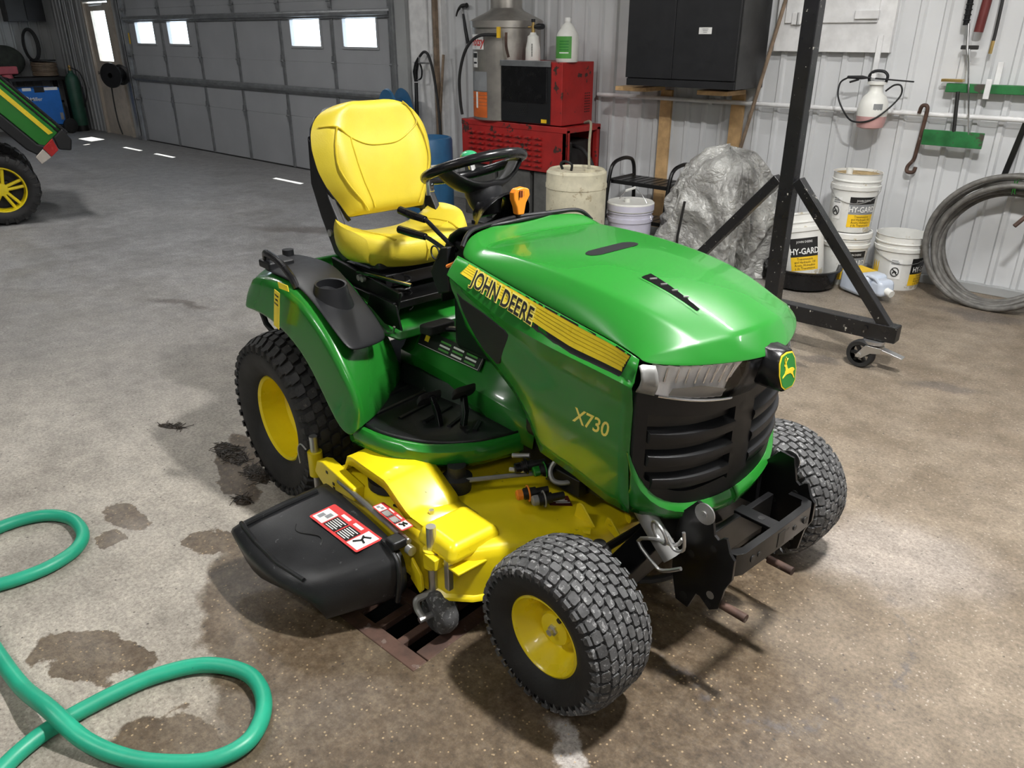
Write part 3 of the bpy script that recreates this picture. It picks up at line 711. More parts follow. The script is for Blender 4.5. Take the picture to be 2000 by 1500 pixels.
deer = [(-.0280, -.004), (-.022, .002), (-.012, .004), (-.002, .003), (.004, .008), (.006, .016), (.010, .020), (.0165, .017), (.017, .014), (.013, .012), (.0125, .003), (.016, -.004), (.026, -.010), (.027, -.013), (.015, -.009), (.008, -.007), (-.008, -.008), (-.016, -.014), (-.022, -.024), (-.0245, -.023), (-.020, -.012), (-.020, -.007)]
P_(MB().prism([(-a * 1.05, c_ * 1.05) for a, c_ in deer], emb, .0025, .004), 'emblem_deer', 'printyellow', em, smooth=0)
for ant in ([(-.010, .020), (-.006, .028), (-.008, .036)], [(-.007, .026), (.000, .031)], [(-.013, .019), (-.015, .029), (-.013, .034)]):
    P_(MB().tube([emb(a, c_, .004) for a, c_ in ant], .0013, 6), 'emblem_antler', 'printyellow', em)

# ---- dash, steering
P_(MB().grid([[(.70, v, 1.10) for v in (-.22, 0, .22)], [(.62, v, 1.085) for v in (-.2, 0, .2)], [(.52, v * 1., 1.04) for v in (-.16, 0, .16)], [(.47, v, .98) for v in (-.15, 0, .15)], [(.46, v, .80) for v in (-.16, 0, .16)]]), 'dash', 'plastic', smooth=40, solid=.01, bevel=.0)
P_(B((.62, 0, .83), (.24, .30, .40)), 'dash_tower', 'plastic', bevel=.03)
ct, sa, ca = Vector((.454, 0, 1.240)), sin(radians(20.6)), cos(radians(20.6))
nrm = Vector((-sa, 0, ca)); fwd_ = Vector((ca, 0, sa))
sw = P_(MB().ring(ct, .1705, .0165, nrm, 56, 14), 'steering_wheel', 'plastic_gloss', smooth=60)
bosc = ct - nrm * .085 + fwd_ * .02
rows = []
for k in range(17):
    v = -.162 + .324 * k / 16; q = abs(v) / .162; dpt = .092 * (1 - q ** 2.2); wd = .062 - .030 * q
    rows.append([ct + Vector((0, v, 0)) + fwd_ * (f * wd + .030 * (1 - q) + .035 * q) - nrm * (dpt - abs(f) ** 2 * .022 * (1 - q)) for f in (-1, -.6, -.2, .2, .6, 1)])
P_(MB().grid(rows), 'spoke_bowl', 'plastic', sw, smooth=60, solid=.014)
P_(MB().lathe([(.030, .01), (.062, .004), (.066, -.008), (.058, -.045), (.045, -.075), (.04, -.09)], bosc + nrm * .006, nrm, 24, True), 'hub', 'plastic', sw)
base_ = Vector((.60, 0, 1.075))
ax_ = (bosc - nrm * .06 - base_)
P_(MB().lathe([(.115, 0), (.105, .02), (.075, ax_.length * .45), (.06, ax_.length * .8), (.062, ax_.length)], base_, ax_, 24), 'column_boot', 'plastic_gloss', smooth=50)
kp = ct + Vector((0, .10, 0)) - fwd_ * .135 + nrm * .0
P_(MB().cyl(kp, kp + nrm * .04, .012, n=10), 'spinner_stem', 'zinc', sw); P_(MB().sph(kp + nrm * .058, (.034, .034, .024)), 'spinner_knob', pm('green_knob', (.03, .28, .12), .25), sw)
cl = ct - fwd_ * .145 + Vector((0, -.088, 0)); P_(MB().box(cl - nrm * .018, (.02, .085, .008), R=Matrix.Rotation(.9, 3, 'Z')).cyl(cl - nrm * .04, cl + nrm * .022, .008, n=8).cyl(cl + Vector((.05, -.045, -.04)), cl + Vector((.05, -.045, .015)), .007, n=8), 'spinner_clamp', 'chrome', sw)
# levers: two black grip rods on the right, orange knob on the left of the dash
for (y0, pts) in ((0, [(.30, -.205, 1.098), (.36, -.20, 1.090), (.43, -.195, 1.085), (.50, -.19, 1.05), (.58, -.18, 1.005)]), (1, [(.32, -.225, 1.038), (.39, -.22, 1.036), (.455, -.215, 1.035), (.50, -.205, 1.02), (.57, -.19, .99)])):
    lv = P_(MB().tube(lin(pts, 4), .0075, 8), 'hand_lever', 'plastic_gloss'); P_(MB().tube([pts[0], pts[1], pts[2]], [.014, .0145, .012], 10), 'lever_grip', 'plastic_gloss', lv)
ok = MB().prism([(-.012, 0), (.012, 0), (.020, .045), (.034, .075), (.030, .098), (.010, .105), (-.016, .100), (-.026, .085), (-.026, .06), (-.016, .03)], lambda a, c_, h: (.675 + .30 * a + h, .005 + a * .9, 1.112 + c_ * .85), -.013, .013)
th = P_(ok, 'throttle_knob', 'orange', bevel=.005); P_(MB().cyl((.675, .005, 1.06), (.675, .005, 1.115), .006, n=8), 'throttle_rod', 'plastic', th)
for k in range(5): P_(MB().box((.675 + .0145, -.002 + .0085 * k, 1.181), (.003, .004, .022 - .002 * k)), 'knob_slot', 'darkred', th)
P_(MB().prism([(.50, .93), (.56, 1.02), (.60, 1.03), (.60, .88), (.54, .86)], lambda a, c_, h: (a, h, c_), -.235, -.20), 'lever_shield', 'plastic', bevel=.006)
P_(MB().ring((.535, -.235, 1.0), .022, .003, (0, 1, 0), 20, 6), 'lever_clip', 'plastic')
P_(MB().tube([(.70, -.27, 1.01), (.685, -.285, 1.0), (.67, -.29, .992)], .006, 6), 'key_fob', 'orange')

# ---- seat
seat = MB()
# cushion: grid across v and along u
CV = [-1, -.93, -.8, -.6, -.35, 0, .35, .6, .8, .93, 1]
def cush(a, s_):   # a across -1..1, s_ 0 rear .. 1 front edge
    hw = .225 + .045 * sin(pi * min(1, s_ * .95)); v = a * hw
    u = -.145 + .335 * s_ - .085 * abs(a) ** 3 * s_ + .03 * abs(a) ** 2 * (1 - s_)
    wing = .075 * max(0, (abs(a) - .35) / .65) ** 1.5 * (1 - .85 * max(0, (s_ - .15) / .85) ** 1.2)
    z = .930 + .038 * s_ + wing - .018 * (1 - abs(a)) * 0 - .03 * max(0, s_ - .8) * 2
    return u, v, z
rows = []
for i in range(15):
    s_ = i / 14; rows.append([cush(a, s_) for a in CV])
lastf = [(x + .012, y, z - .012) for x, y, z in rows[-1]]; rows.append(lastf)
rows.append([(x + .020, y * 1.0, z - .045) for x, y, z in rows[-2]]); rows.append([(x + .008, y * .985, z - .085 + .02 * (y / .26) ** 2) for x, y, z in rows[-3]]); rows.append([(x - .02, y * .93, .848 + .015 * (y / .26) ** 2) for x, y, z in rows[-4]])
m = MB().grid(rows); nc = len(CV)
# sides and underside
def skirt(ci, sg):
    col_ = [rows[i][ci] for i in range(15)]
    r2 = []
    for k, (dy, dz) in enumerate(((0, 0), (.012, -.018), (.014, -.05), (.004, -.085), (-.025, -.10))):
        r2.append([(x, y + sg * dy, (z + dz * (1 + (z - .93) * 4)) if k < 4 else .868) for x, y, z in col_])
    for k in range(5): r2[k].append(rows[14 + k][ci])
    return MB().grid(r2)
for ci, sg in ((0, -1), (nc - 1, 1)):
    k = skirt(ci, sg); m.add(k.v, k.f)
cu = P_(m, 'seat_cushion', 'vinyl', smooth=70, sub=1)
P_(B((.0, 0, .858), (.26, .40, .03)), 'seat_pan', 'plastic', bevel=.01)
for pts in ([cush(-.62, s_) for s_ in (.05, .2, .4, .6, .75, .9, 1.)], [cush(.62, s_) for s_ in (.05, .2, .4, .6, .75, .9, 1.)], [cush(a, .80 - .22 * (abs(a)) ** 2) for a in (-.62, -.4, -.2, 0, .2, .4, .62)]):
    P_(MB().tube([(x, y, z + .002) for x, y, z in lin(pts, 4)], .0036, 6), 'piping', 'seam', cu)
P_(MB().tube([(x + .0, -.03, z) for x, z in ((.12, .962), (.165, .957), (.197, .945), (.212, .915), (.200, .87))], .0025, 6), 'piping', 'seam', cu)
# back: plane leaning back, (a across, w up)
lean = radians(15.5)
def backp(v, w_, e): return (-.10 - w_ * sin(lean) + e * cos(lean), v, 1.005 + w_ * cos(lean) + e * sin(lean))
BW = [(0, .178), (.05, .200), (.11, .238), (.18, .262), (.26, .268), (.32, .258), (.36, .238), (.39, .205), (.41, .160), (.42, .10)]
def bhw(w_): return interp(BW, w_)
NA = 17
def brow(w_, e, k=1.):
    out = []
    for i in range(NA):
        a = -1 + 2 * i / (NA - 1); hw = bhw(w_) * k
        edge = 1 - abs(a) ** 6
        bol = .022 * math.exp(-((abs(a) - .74) / .16) ** 2) if w_ < .33 else .012 * math.exp(-((abs(a) - .74) / .2) ** 2)
        topb = .016 * max(0, (w_ - .30) / .1) ** 1
        out.append(backp(a * hw, w_ , (e + bol + topb) * edge))
    return out
rows = [brow(.0, .004), brow(.006, .035)] + [brow(.42 * i / 16, .05 + .02 * sin(pi * min(1, i / 16 * 1.1))) for i in range(1, 16)] + [brow(.414, .035), brow(.42, .008)]
bk = MB().grid(rows)
back = P_(bk, 'seat_back', 'vinyl', smooth=80, sub=1)
rows = [[backp(a * (bhw(w_) - .002) , w_ * .985 - .004, e) for a in (-1, -.9, -.5, 0, .5, .9, 1)] for w_, e in ((-.01, -.0), (.05, 0), (.11, 0), (.2, 0), (.28, 0), (.34, 0), (.38, 0), (.405, 0), (.418, 0))]
rows = [[(x - (.055 if 0 < i < 6 else .0), y, z) for i, (x, y, z) in enumerate(r_)] for r_ in rows]
P_(MB().grid(rows), 'seat_shell', 'plastic', smooth=60, solid=.014, bevel=.0)
for pts in ([(-.93, .335), (-.72, .325), (-.50, .285), (-.25, .255), (0, .250), (.25, .255), (.5, .285), (.68, .325), (.70, .40)], [(-.72, .325), (-.80, .2), (-.76, .1), (-.66, .01)], [(-.50, .285), (-.48, .15), (-.45, .02)], [(.68, .325), (.76, .2), (.72, .1), (.64, .01)]):
    path = []
    for a, w_ in lin([(a, w_, 0) for a, w_ in pts], 4) and [(p[0], p[1]) for p in lin([(a, w_, 0) for a, w_ in pts], 4)]:
        hw = bhw(w_); edge = 1 - abs(a) ** 6
        bol = .022 * math.exp(-((abs(a) - .74) / .16) ** 2) if w_ < .33 else .012 * math.exp(-((abs(a) - .74) / .2) ** 2)
        path.append(backp(a * hw, w_, (.05 + .02 * sin(pi * min(1, w_ / .42 * 1.1)) + bol + .016 * max(0, (w_ - .3) / .1)) * edge + .0015))
    P_(MB().tube(path, .0034, 6), 'piping', 'seam', back)
for sg in (-1, 1):
    P_(MB().prism([(-.245, 1.30), (-.18, 1.22), (-.125, 1.08), (-.07, 1.00), (.0, .875), (-.05, .85), (-.12, .87), (-.20, 1.0), (-.255, 1.12)], lambda a, c_, h: (a, sg * (.212 + h), c_), 0, .030), 'back_bracket', 'plastic', bevel=.006)
    P_(MB().cyl((-.13, sg * .215, .95), (-.13, sg * .25, .95), .014, n=12), 'pivot_bolt', 'zinc')
# suspension under the seat
P_(MB().box((.06, -.02, .735), (.36, .40, .03)).box((-.02, 0, .80), (.32, .36, .05)).prism([(-.18, .66), (.22, .66), (.26, .79), (-.22, .83)], lambda a, c_, h: (a, h, c_), -.205, -.19), 'seat_frame', 'blacksteel', bevel=.005)
P_(MB().tube([(.03, -.235, .828), (.36, -.215, .845)], .006, 8), 'adjuster_bar', 'chrome')
for cx in (.16,):
    P_(MB().tube([(cx + .032 * cos(t_ * .5), -.12 + .032 * sin(t_ * .5), .69 + .0022 * t_) for t_ in range(60)], .0045, 6), 'spring', 'blacksteel')
P_(MB().prism([(.05, .66), (.30, .66), (.27, .75), (.10, .76)], lambda a, c_, h: (a, h, c_), -.23, -.222), 'bracket_plate', 'blacksteel', bevel=.003)
P_(MB().cyl((.02, -.228, .80), (.02, -.215, .80), .012, n=12).cyl((.045, -.228, .80), (.045, -.215, .80), .012, n=12), 'bolt_pair', 'zinc')
P_(MB().tube([(.18, -.25, .66), (.25, -.26, .645), (.29, -.26, .66), (.30, -.26, .685)], .005, 8), 'latch_rod', 'zinc')
# ---- fenders and body pan
FE = [[(-.19, .600, .712), (-.185, .596, .73), (-.175, .578, .81), (-.22, .46, .852), (-.27, .33, .852), (-.28, .22, .80)],
      [(-.10, .600, .725), (-.095, .596, .745), (-.08, .585, .850), (-.10, .46, .865), (-.12, .33, .865), (-.13, .25, .80)],
      [(.034, .600, .723), (.038, .597, .745), (.05, .586, .866), (.03, .46, .874), (.01, .33, .872), (0, .255, .79)],
      [(.14, .600, .700), (.145, .597, .725), (.16, .585, .866), (.13, .46, .870), (.10, .34, .855), (.08, .26, .75)],
      [(.245, .600, .659), (.252, .597, .685), (.292, .585, .828), (.25, .46, .828), (.20, .35, .80), (.15, .25, .70)],
      [(.325, .600, .590), (.335, .597, .615), (.41, .583, .752), (.36, .47, .745), (.28, .35, .71), (.20, .23, .63)],
      [(.390, .600, .517), (.402, .597, .540), (.485, .580, .672), (.42, .47, .65), (.31, .34, .61), (.215, .21, .56)],
      [(.460, .598, .443), (.470, .594, .462), (.540, .570, .590), (.46, .46, .55), (.33, .32, .51), (.22, .19, .48)],
      [(.500, .585, .435), (.515, .580, .445), (.535, .560, .470), (.46, .45, .45), (.33, .31, .44), (.22, .18, .43)]]
for sg in (-1, 1):
    fd = P_(MB().grid([[(x, sg * y, z) for x, y, z in r_] for r_ in FE]), 'fender', 'green', sub=2, smooth=180, solid=.006)
    cr = fd.data.attributes.new('crease_edge', 'FLOAT', 'EDGE')
    for e in fd.data.edges:
        a, c_ = e.vertices
        if a % 6 == c_ % 6 == 2: cr.data[e.index].value = .55
    TP = [[(-.175, .515, .868), (-.20, .43, .872), (-.215, .365, .875)], [(-.075, .560, .872), (-.08, .45, .882), (-.085, .345, .878)], [(.06, .564, .880), (.05, .45, .888), (.04, .345, .884)],
          [(.165, .563, .876), (.15, .45, .882), (.13, .355, .870)], [(.285, .566, .846), (.25, .455, .848), (.22, .360, .830)], [(.385, .568, .795), (.355, .46, .786), (.315, .350, .768)], [(.465, .560, .738), (.435, .46, .722), (.395, .350, .708)], [(.485, .545, .720), (.455, .46, .704), (.415, .375, .694)]]
    tp = P_(MB().grid([[(x, sg * y, z) for x, y, z in r_] for r_ in TP]), 'fender_console', 'plastic', sub=2, smooth=180, solid=.012)
    cupc = Vector((.262, sg * .478, .845))
    P_(MB().lathe([(.085, -.055), (.062, .0), (.055, .034), (.053, .039), (.047, .037), (.043, -.03), (.001, -.03)], cupc, (.10, 0, 1), 28), 'cup_holder', 'plastic', tp, smooth=50)
    hd = [(-.10, .525, .875), (-.09, .535, .925), (-.04, .545, .935), (.06, .552, .925), (.14, .556, .895), (.175, .557, .860)]
    P_(MB().tube([(x, sg * y, z) for x, y, z in lin(hd, 5)], .013, 10), 'grab_handle', 'plastic_gloss', tp)
    P_(B((-.085, sg * .50, .888), (.09, .10, .03)), 'tool_box_lid', 'plastic', tp, bevel=.008)
    P_(MB().cyl((-.19, sg * .40, .87), (-.19, sg * .40, .90), .022, n=14), 'filler_cap', 'plastic', tp)
P_(MB().grid([[(-.29, v, .80) for v in (-.26, -.1, .1, .26)], [(-.13, v, .76) for v in (-.30, -.1, .1, .30)], [(.1, v, .70) for v in (-.30, -.1, .1, .30)], [(.22, v, .645) for v in (-.28, -.1, .1, .28)], [(.30, v, .63) for v in (-.24, -.1, .1, .24)]]), 'body_pan', 'green', smooth=40, solid=.006)
P_(MB().prism([(-.29, .82), (-.26, .82), (-.26, .50), (-.31, .55)], lambda a, c_, h: (a, h, c_), -.36, .36), 'rear_panel', 'green', bevel=.01)
P_(MB().tube([(-.29, -.50, .68), (-.27, -.49, .60), (-.20, -.46, .52)], .012, 8), 'fender_strut', 'blacksteel')
# ---- tunnel and footrests
def tun(u, k): return [(u, -.180, .42), (u, -.170, .535 * 1 + k), (u, -.155, .548 + k), (u, -.110, .628 + k), (u, .110, .628 + k), (u, .155, .548 + k), (u, .170, .535 + k), (u, .180, .42)]
P_(MB().grid([tun(.20, .01), tun(.30, .008), tun(.50, 0), tun(.68, -.01), tun(.95, -.03)]), 'tunnel', 'green', smooth=25, solid=.005)
lb = lambda u, t: (u, -(.158 - .044 * t), .552 + .0765 * t + .008 * (1 - (u - .2) / .5))
lbo = lambda u, t, e=.0: (u, lb(u, t)[1] - .0035 - e, lb(u, t)[2] + .0035 + e * .6)
cl_ = P_(MB().grid([[lbo(u, t) for t in (.30 + .2 * (u - .3), .7, 1.02)] for u in (.28, .36, .45, .54, .64)]), 'control_label', 'printblack', smooth=0)
for k in range(9): P_(MB().grid([[lbo(u, t, .001) for t in (.46 + .16 * (k % 3), .54 + .16 * (k % 3))] for u in (.40 + .075 * (k // 3), .46 + .075 * (k // 3))]), 'label_mark', 'printwhite' if k % 2 else 'labelgreen', cl_, smooth=0)
P_(MB().tube([lbo(u, t, .001) for u, t in ((.285, .33), (.63, .40), (.635, .98))], .0012, 5), 'label_border', 'printwhite', cl_)
P_(MB().grid([[lbo(u, t, .001) for t in (.55, .80)] for u in (.31, .335)]), 'label_symbol', 'printyellow', cl_, smooth=0)
LO = [(.445, .555), (.59, .535), (.70, .490), (.77, .438), (.835, .345), (.865, .25), (.895, .10)]           # outer lip line of the footrest
LI = [(.235, .19), (.40, .175), (.52, .165), (.64, .15), (.76, .13), (.82, .12), (.87, .085)]
for sg in (-1, 1):
    rows = []
    for (a, c_), (d, e_) in zip(lin([(x, y, 0) for x, y in LO], 4) and [(p[0], p[1]) for p in lin([(x, y, 0) for x, y in LO], 4)], [(p[0], p[1]) for p in lin([(x, y, 0) for x, y in LI], 4)]):
        rows.append([(d, sg * e_, .440), (d + (a - d) * .9, sg * (e_ + (c_ - e_) * .9), .440), (a - .006, sg * (c_ - .006), .452), (a, sg * c_, .450), (a + .010, sg * (c_ + .008), .435), (a + .010, sg * (c_ + .006), .395), (a - .004, sg * (c_ - .008), .372)])
    fr = P_(MB().grid(rows), 'footrest', 'green', smooth=40, solid=.005)
    rows = []
    for (a, c_), (d, e_) in zip([(p[0], p[1]) for p in lin([(x, y, 0) for x, y in LO], 4)], [(p[0], p[1]) for p in lin([(x, y, 0) for x, y in LI], 4)]):
        q = lambda t, z: (d + (a - d) * t, sg * (e_ + (c_ - e_) * t), z)
        rows.append([q(-.02, .505), q(.02, .500), q(.09, .449), q(.3, .447), q(.6, .447), q(.82, .450), q(.93, .458), q(.955, .452)])
    mat_ = P_(MB().grid(rows), 'foot_mat', 'chute', fr, smooth=30, solid=.004)
    r0 = []
    for t in (0., .25, .5, .75, 1.):
        x, y = .235 + (.43 - .235) * t, .19 + (.535 - .19) * t; r0.append([(x, sg * y, .447), (x - .03, sg * (y + .0), .475), (x - .035, sg * y, .505 - .045 * t)])
    P_(MB().grid(r0), 'mat_rear_wall', 'chute', fr, smooth=40, solid=.004)
    for k in range(6):
        t0 = (k + .5) / 6.5; x0 = .30 + .08 * k
        P_(MB().tube([(x0 + .03, sg * (.22 + .0 * k), .4495), (x0 + .02 + .05, sg * (.50 - .045 * k), .4495)], .009, 6), 'mat_rib', 'chute', mat_)
# pedals
for (bx_, by_, px_, py_, pz_) in ((.66, -.335, .575, -.315, .515), (.71, -.275, .665, -.235, .545)):
    pd = P_(MB().prism([(-.010, 0), (.010, 0), (.010, .045), (-.008, .085), (-.028, .085), (-.012, .045)], lambda a, c_, h: (bx_ + (px_ - bx_) * min(1, c_ / .085) * .6 + a, by_ + (py_ - by_) * min(1, c_ / .085) + h, .445 + c_), -.010, .010), 'pedal_arm', 'plastic_gloss', bevel=.003)
    P_(MB().prism(rrect(.088, .05, .018, 4), lambda a, c_, h: (px_ + c_ * .55 + a * .12, py_ + a, pz_ + h + c_ * .75), -.011, .011), 'pedal_pad', 'rubber', pd, bevel=.006)
bp_ = P_(MB().tube(lin([(.40, -.10, .665), (.47, -.075, .665), (.53, -.105, .60), (.60, -.13, .545), (.72, -.14, .50)], 5), .011, 8), 'brake_pedal_arm', 'plastic_gloss')
P_(MB().prism(rrect(.075, .125, .02, 4), lambda a, c_, h: (.365 + a, -.115 + c_, .672 + h + .12 * a), -.022, .014), 'brake_pedal_pad', 'rubber', bp_, bevel=.008)

# ---- running gear
P_(MB().box((.72, -.16, .42), (1.7, .02, .11)).box((.72, .16, .42), (1.7, .02, .11)), 'frame_rail', 'blacksteel', bevel=.003)
P_(MB().box((0, 0, .33), (.34, .60, .22)).cyl((0, -.40, .318), (0, .40, .318), .06, n=18), 'rear_axle', 'darkmetal', bevel=.03)
P_(MB().box((1.22, 0, .70), (.52, .46, .40)).box((.85, 0, .62), (.30, .24, .24)), 'engine', 'darkmetal', bevel=.02)
P_(MB().prism([(-.41, .27), (-.30, .235), (-.08, .27), (.08, .27), (.30, .235), (.41, .27), (.41, .33), (.30, .30), (.1, .36), (-.1, .36), (-.30, .30), (-.41, .33)], lambda a, c_, h: (1.435 + h, a, c_), -.045, .045), 'front_axle', 'blacksteel', bevel=.01)
for sg in (-1, 1):
    P_(MB().lathe([(.030, -.16), (.030, 0), (.034, .002), (.034, .012), (.026, .014), (.026, .026), (.018, .028), (.018, .038), (.001, .038)], (1.43, sg * .385, .372), (0, 0, 1), 20), 'kingpin', 'darkmetal')
    P_(MB().cyl((1.435, sg * .38, .22), (1.435, sg * .45, .22), .022, n=14), 'spindle', 'darkmetal')
P_(MB().tube([(1.36, -.36, .30), (1.36, .36, .30)], .012, 8), 'tie_rod', 'darkmetal')
P_(MB().tube(lin([(1.30, -.16, .56), (1.42, -.235, .50), (1.50, -.255, .445), (1.575, -.255, .378)], 5), .027, 16, caps=False), 'exhaust_pipe', 'pipe')
P_(MB().cyl((1.572, -.255, .381), (1.560, -.255, .392), .0245, n=16), 'pipe_mouth', 'printblack')
P_(MB().tube(lin([(1.62, -.285, .475), (1.60, -.285, .445), (1.54, -.29, .435), (1.485, -.29, .40), (1.545, -.29, .355), (1.575, -.29, .352), (1.625, -.285, .385)], 3), .0055, 8), 'wire_bail', 'zinc')
P_(MB().ring((1.555, -.295, .465), .032, .0048, (.35, 1, .3), 28, 8), 'wire_loop', 'zinc')
P_(MB().tube(lin([(1.58, -.295, .465), (1.605, -.295, .44), (1.63, -.29, .45), (1.625, -.29, .50)], 4), .0048, 8), 'wire_loop', 'zinc')
# front implement bracket: two plates, a cross bar, a centre strap
PLT = [(1.555, .49), (1.600, .545), (1.645, .540), (1.655, .500), (1.662, .470), (1.675, .462), (1.688, .475), (1.698, .478), (1.712, .440), (1.728, .425), (1.728, .365), (1.711, .325), (1.700, .255), (1.674, .236), (1.640, .262), (1.628, .262), (1.606, .202), (1.565, .208), (1.543, .30), (1.540, .40)]
for sg in (-1, 1):
    pl_ = P_(MB().prism(PLT, lambda a, c_, h: (a, sg * (.196 + h), c_), 0, .010), 'bracket_side_plate', 'blacksteel', bevel=.0015)
    for hx, hz, hr in ((1.665, .43, .010), (1.60, .38, .010), (1.672, .285, .012), (1.668, .255, .010), (1.575, .34, .008), (1.59, .235, .012)):
        P_(MB().cyl((hx, sg * .194, hz), (hx, sg * .2068, hz), hr, n=14), 'bolt_hole', 'zinc' if hr == .012 and hz > .28 else 'printblack', pl_)
    P_(MB().lathe([(.030, 0), (.030, .004), (.010, .005), (.010, .010), (.001, .010)], (1.629, sg * .207, .522), (0, sg, 0), 22), 'washer', 'zinc', pl_)
P_(MB().cyl((1.70, -.19, .262), (1.775, -.19, .262), .012, n=12), 'peg', 'rust'); P_(MB().cyl((1.70, .03, .30), (1.775, .03, .30), .012, n=12), 'peg', 'rust')
path = [(1.655, -.196), (1.70, -.196), (1.722, -.188), (1.733, -.165), (1.735, 0), (1.733, .165), (1.722, .188), (1.70, .196), (1.655, .196)]
cb = MB().grid([[(x, y, .365), (x, y, .433), (x - .022 * (1 if abs(y) < .19 else 0), y * .90, .433), (x - .022 * (1 if abs(y) < .19 else 0), y * .90, .365)] for x, y in path], True)
bar = P_(cb, 'bracket_cross_bar', 'blacksteel', smooth=40, bevel=.001)
for y, r_ in ((-.125, .011), (-.095, .008), (.085, .008), (.14, .011)): P_(MB().cyl((1.725, y, .398), (1.7362, y, .398), r_, n=14), 'bolt_hole', 'printblack', bar)
P_(MB().box((1.7315, .012, .398), (.0095, .034, .044)), 'square_hole', 'printblack', bar)
P_(MB().box((1.66, .03, .412), (.15, .045, .012)).box((1.60, .03, .36), (.02, .30, .10)), 'centre_strap', 'blacksteel', bevel=.003)
P_(MB().cyl((1.66, .03, .411), (1.66, .03, .4185), .010, n=12), 'bolt_hole', 'printblack')
P_(MB().cyl((1.50, .15, .25), (1.62, .15, .25), .02, n=10).box((1.57, 0, .30), (.05, .34, .06)), 'front_pivot', 'darkmetal', bevel=.004)
P_(MB().ring((1.30, -.05, .16), .16, .012, (0, 0, 1), 30, 8), 'drive_belt', 'rubber')

# ---- mowing deck
DK = [(.45, -.61), (.72, -.625), (.97, -.635), (1.06, -.625), (1.12, -.57), (1.18, -.46), (1.26, -.30), (1.315, -.14), (1.325, 0)]
DK = DK + [(x, -y) for x, y in reversed(DK[:-1])] + [(.40, .45), (.37, .2), (.36, 0), (.37, -.2), (.40, -.45)]
cx_, cy_ = .83, 0
rows = [[(cx_ + (x - cx_) * k, cy_ + (y - cy_) * k, z) for x, y in DK] for k, z in ((.80, .306), (.93, .304), (.965, .300), (.985, .288), (.995, .265), (1.0, .20), (1.005, .148), (1.02, .140), (1.022, .130))]
m = MB().grid(rows, True); m.f.append(tuple(range(len(DK))))
deck = P_(m, 'deck_shell', 'deckyellow', smooth=40)
for (x, y, r_) in ((.99, -.315, .012), (1.0, -.345, .010), (.96, -.33, .006), (.61, -.52, .016), (.88, -.555, .012), (.78, -.60, .014), (1.02, -.44, .005)):
    P_(MB().prism([(x + r_ * (1 + .35 * sin(7 * a + x * 90)) * cos(a), y + r_ * .8 * (1 + .3 * cos(5 * a + y * 70)) * sin(a)) for a in [2 * pi * k / 10 for k in range(10)]], lambda a, c_, h: (a, c_, .3045 + h), 0, .0012), 'grease_spot', 'mud', deck, smooth=0)
# bridge strap over the right spindle
BR = [(.455, .306), (.485, .310), (.515, .372), (.545, .380), (.735, .380), (.755, .372), (.845, .322), (.87, .312), (.955, .310)]
rows = []
for u, z in BR:
    rows.append([(u, -.612, z - .030 if .5 < u < .86 else z), (u, -.612, z), (u, -.56, z + .002), (u + .02, -.49, z + (.022 if .5 < u < .86 else 0)), (u + .035, -.445, z + (.012 if .5 < u < .86 else 0))])
br = P_(MB().grid(rows), 'spindle_bridge', 'deckyellow', deck, smooth=30, solid=.005)
for (x, y, z) in ((.63, -.515, .395), (.67, -.475, .400), (.80, -.50, .369), (.83, -.52, .345)): P_(MB().lathe([(.009, 0), (.009, .0025), (.001, .0025)], (x, y, z), (.2 if x > .75 else 0, .3, 1), 12), 'bolt_hole', 'printblack', br)
P_(MB().cyl((.90, -.555, .31), (.90, -.555, .328), .009, n=6).cyl((.90, -.555, .311), (.90, -.555, .315), .013, n=14), 'bridge_bolt', 'zinc', br)
P_(MB().lathe([(.085, .0), (.085, .028), (.05, .032), (.05, .05), (.001, .052)], (.66, -.53, .305), (0, 0, 1), 26), 'spindle_pulley', 'darkmetal', deck)
P_(MB().lathe([(.045, .0), (.05, .05), (.03, .055), (.03, .09), (.001, .09)], (.83, -.40, .305), (0, 0, 1), 22), 'gearbox_boot', 'rubber', deck)
P_(MB().tube([(.86, -.40, .35), (1.02, -.16, .36)], .008, 8), 'link_rod', 'pipe', deck)
P_(MB().box((.60, -.44, .325), (.26, .10, .04)), 'rear_rail', 'deckyellow', deck, bevel=.006)
# rear gauge arm and post
ra = P_(MB().prism([(.335, .252), (.36, .305), (.40, .318), (.60, .300), (.60, .25), (.46, .235), (.40, .215)], lambda a, c_, h: (a, h - .05 * (a - .33) * 0, c_), -.650, -.605), 'rear_gauge_arm', 'deckyellow', deck, bevel=.006)
P_(MB().cyl((.318, -.632, .225), (.318, -.632, .318), .026, n=18), 'post_sleeve', 'deckyellow', ra); P_(MB().cyl((.318, -.632, .12), (.318, -.632, .378), .0145, n=16), 'height_post', 'zinc', ra)
P_(MB().tube(lin([(.30, -.655, .325), (.285, -.665, .345), (.275, -.672, .325), (.28, -.672, .27)], 4), .003, 6), 'hair_pin', 'zinc', ra)
for (x, z) in ((.43, .290), (.47, .262), (.47, .245)): P_(MB().box((x, -.6505, z), (.012, .002, .010)), 'square_hole', 'printblack', ra)
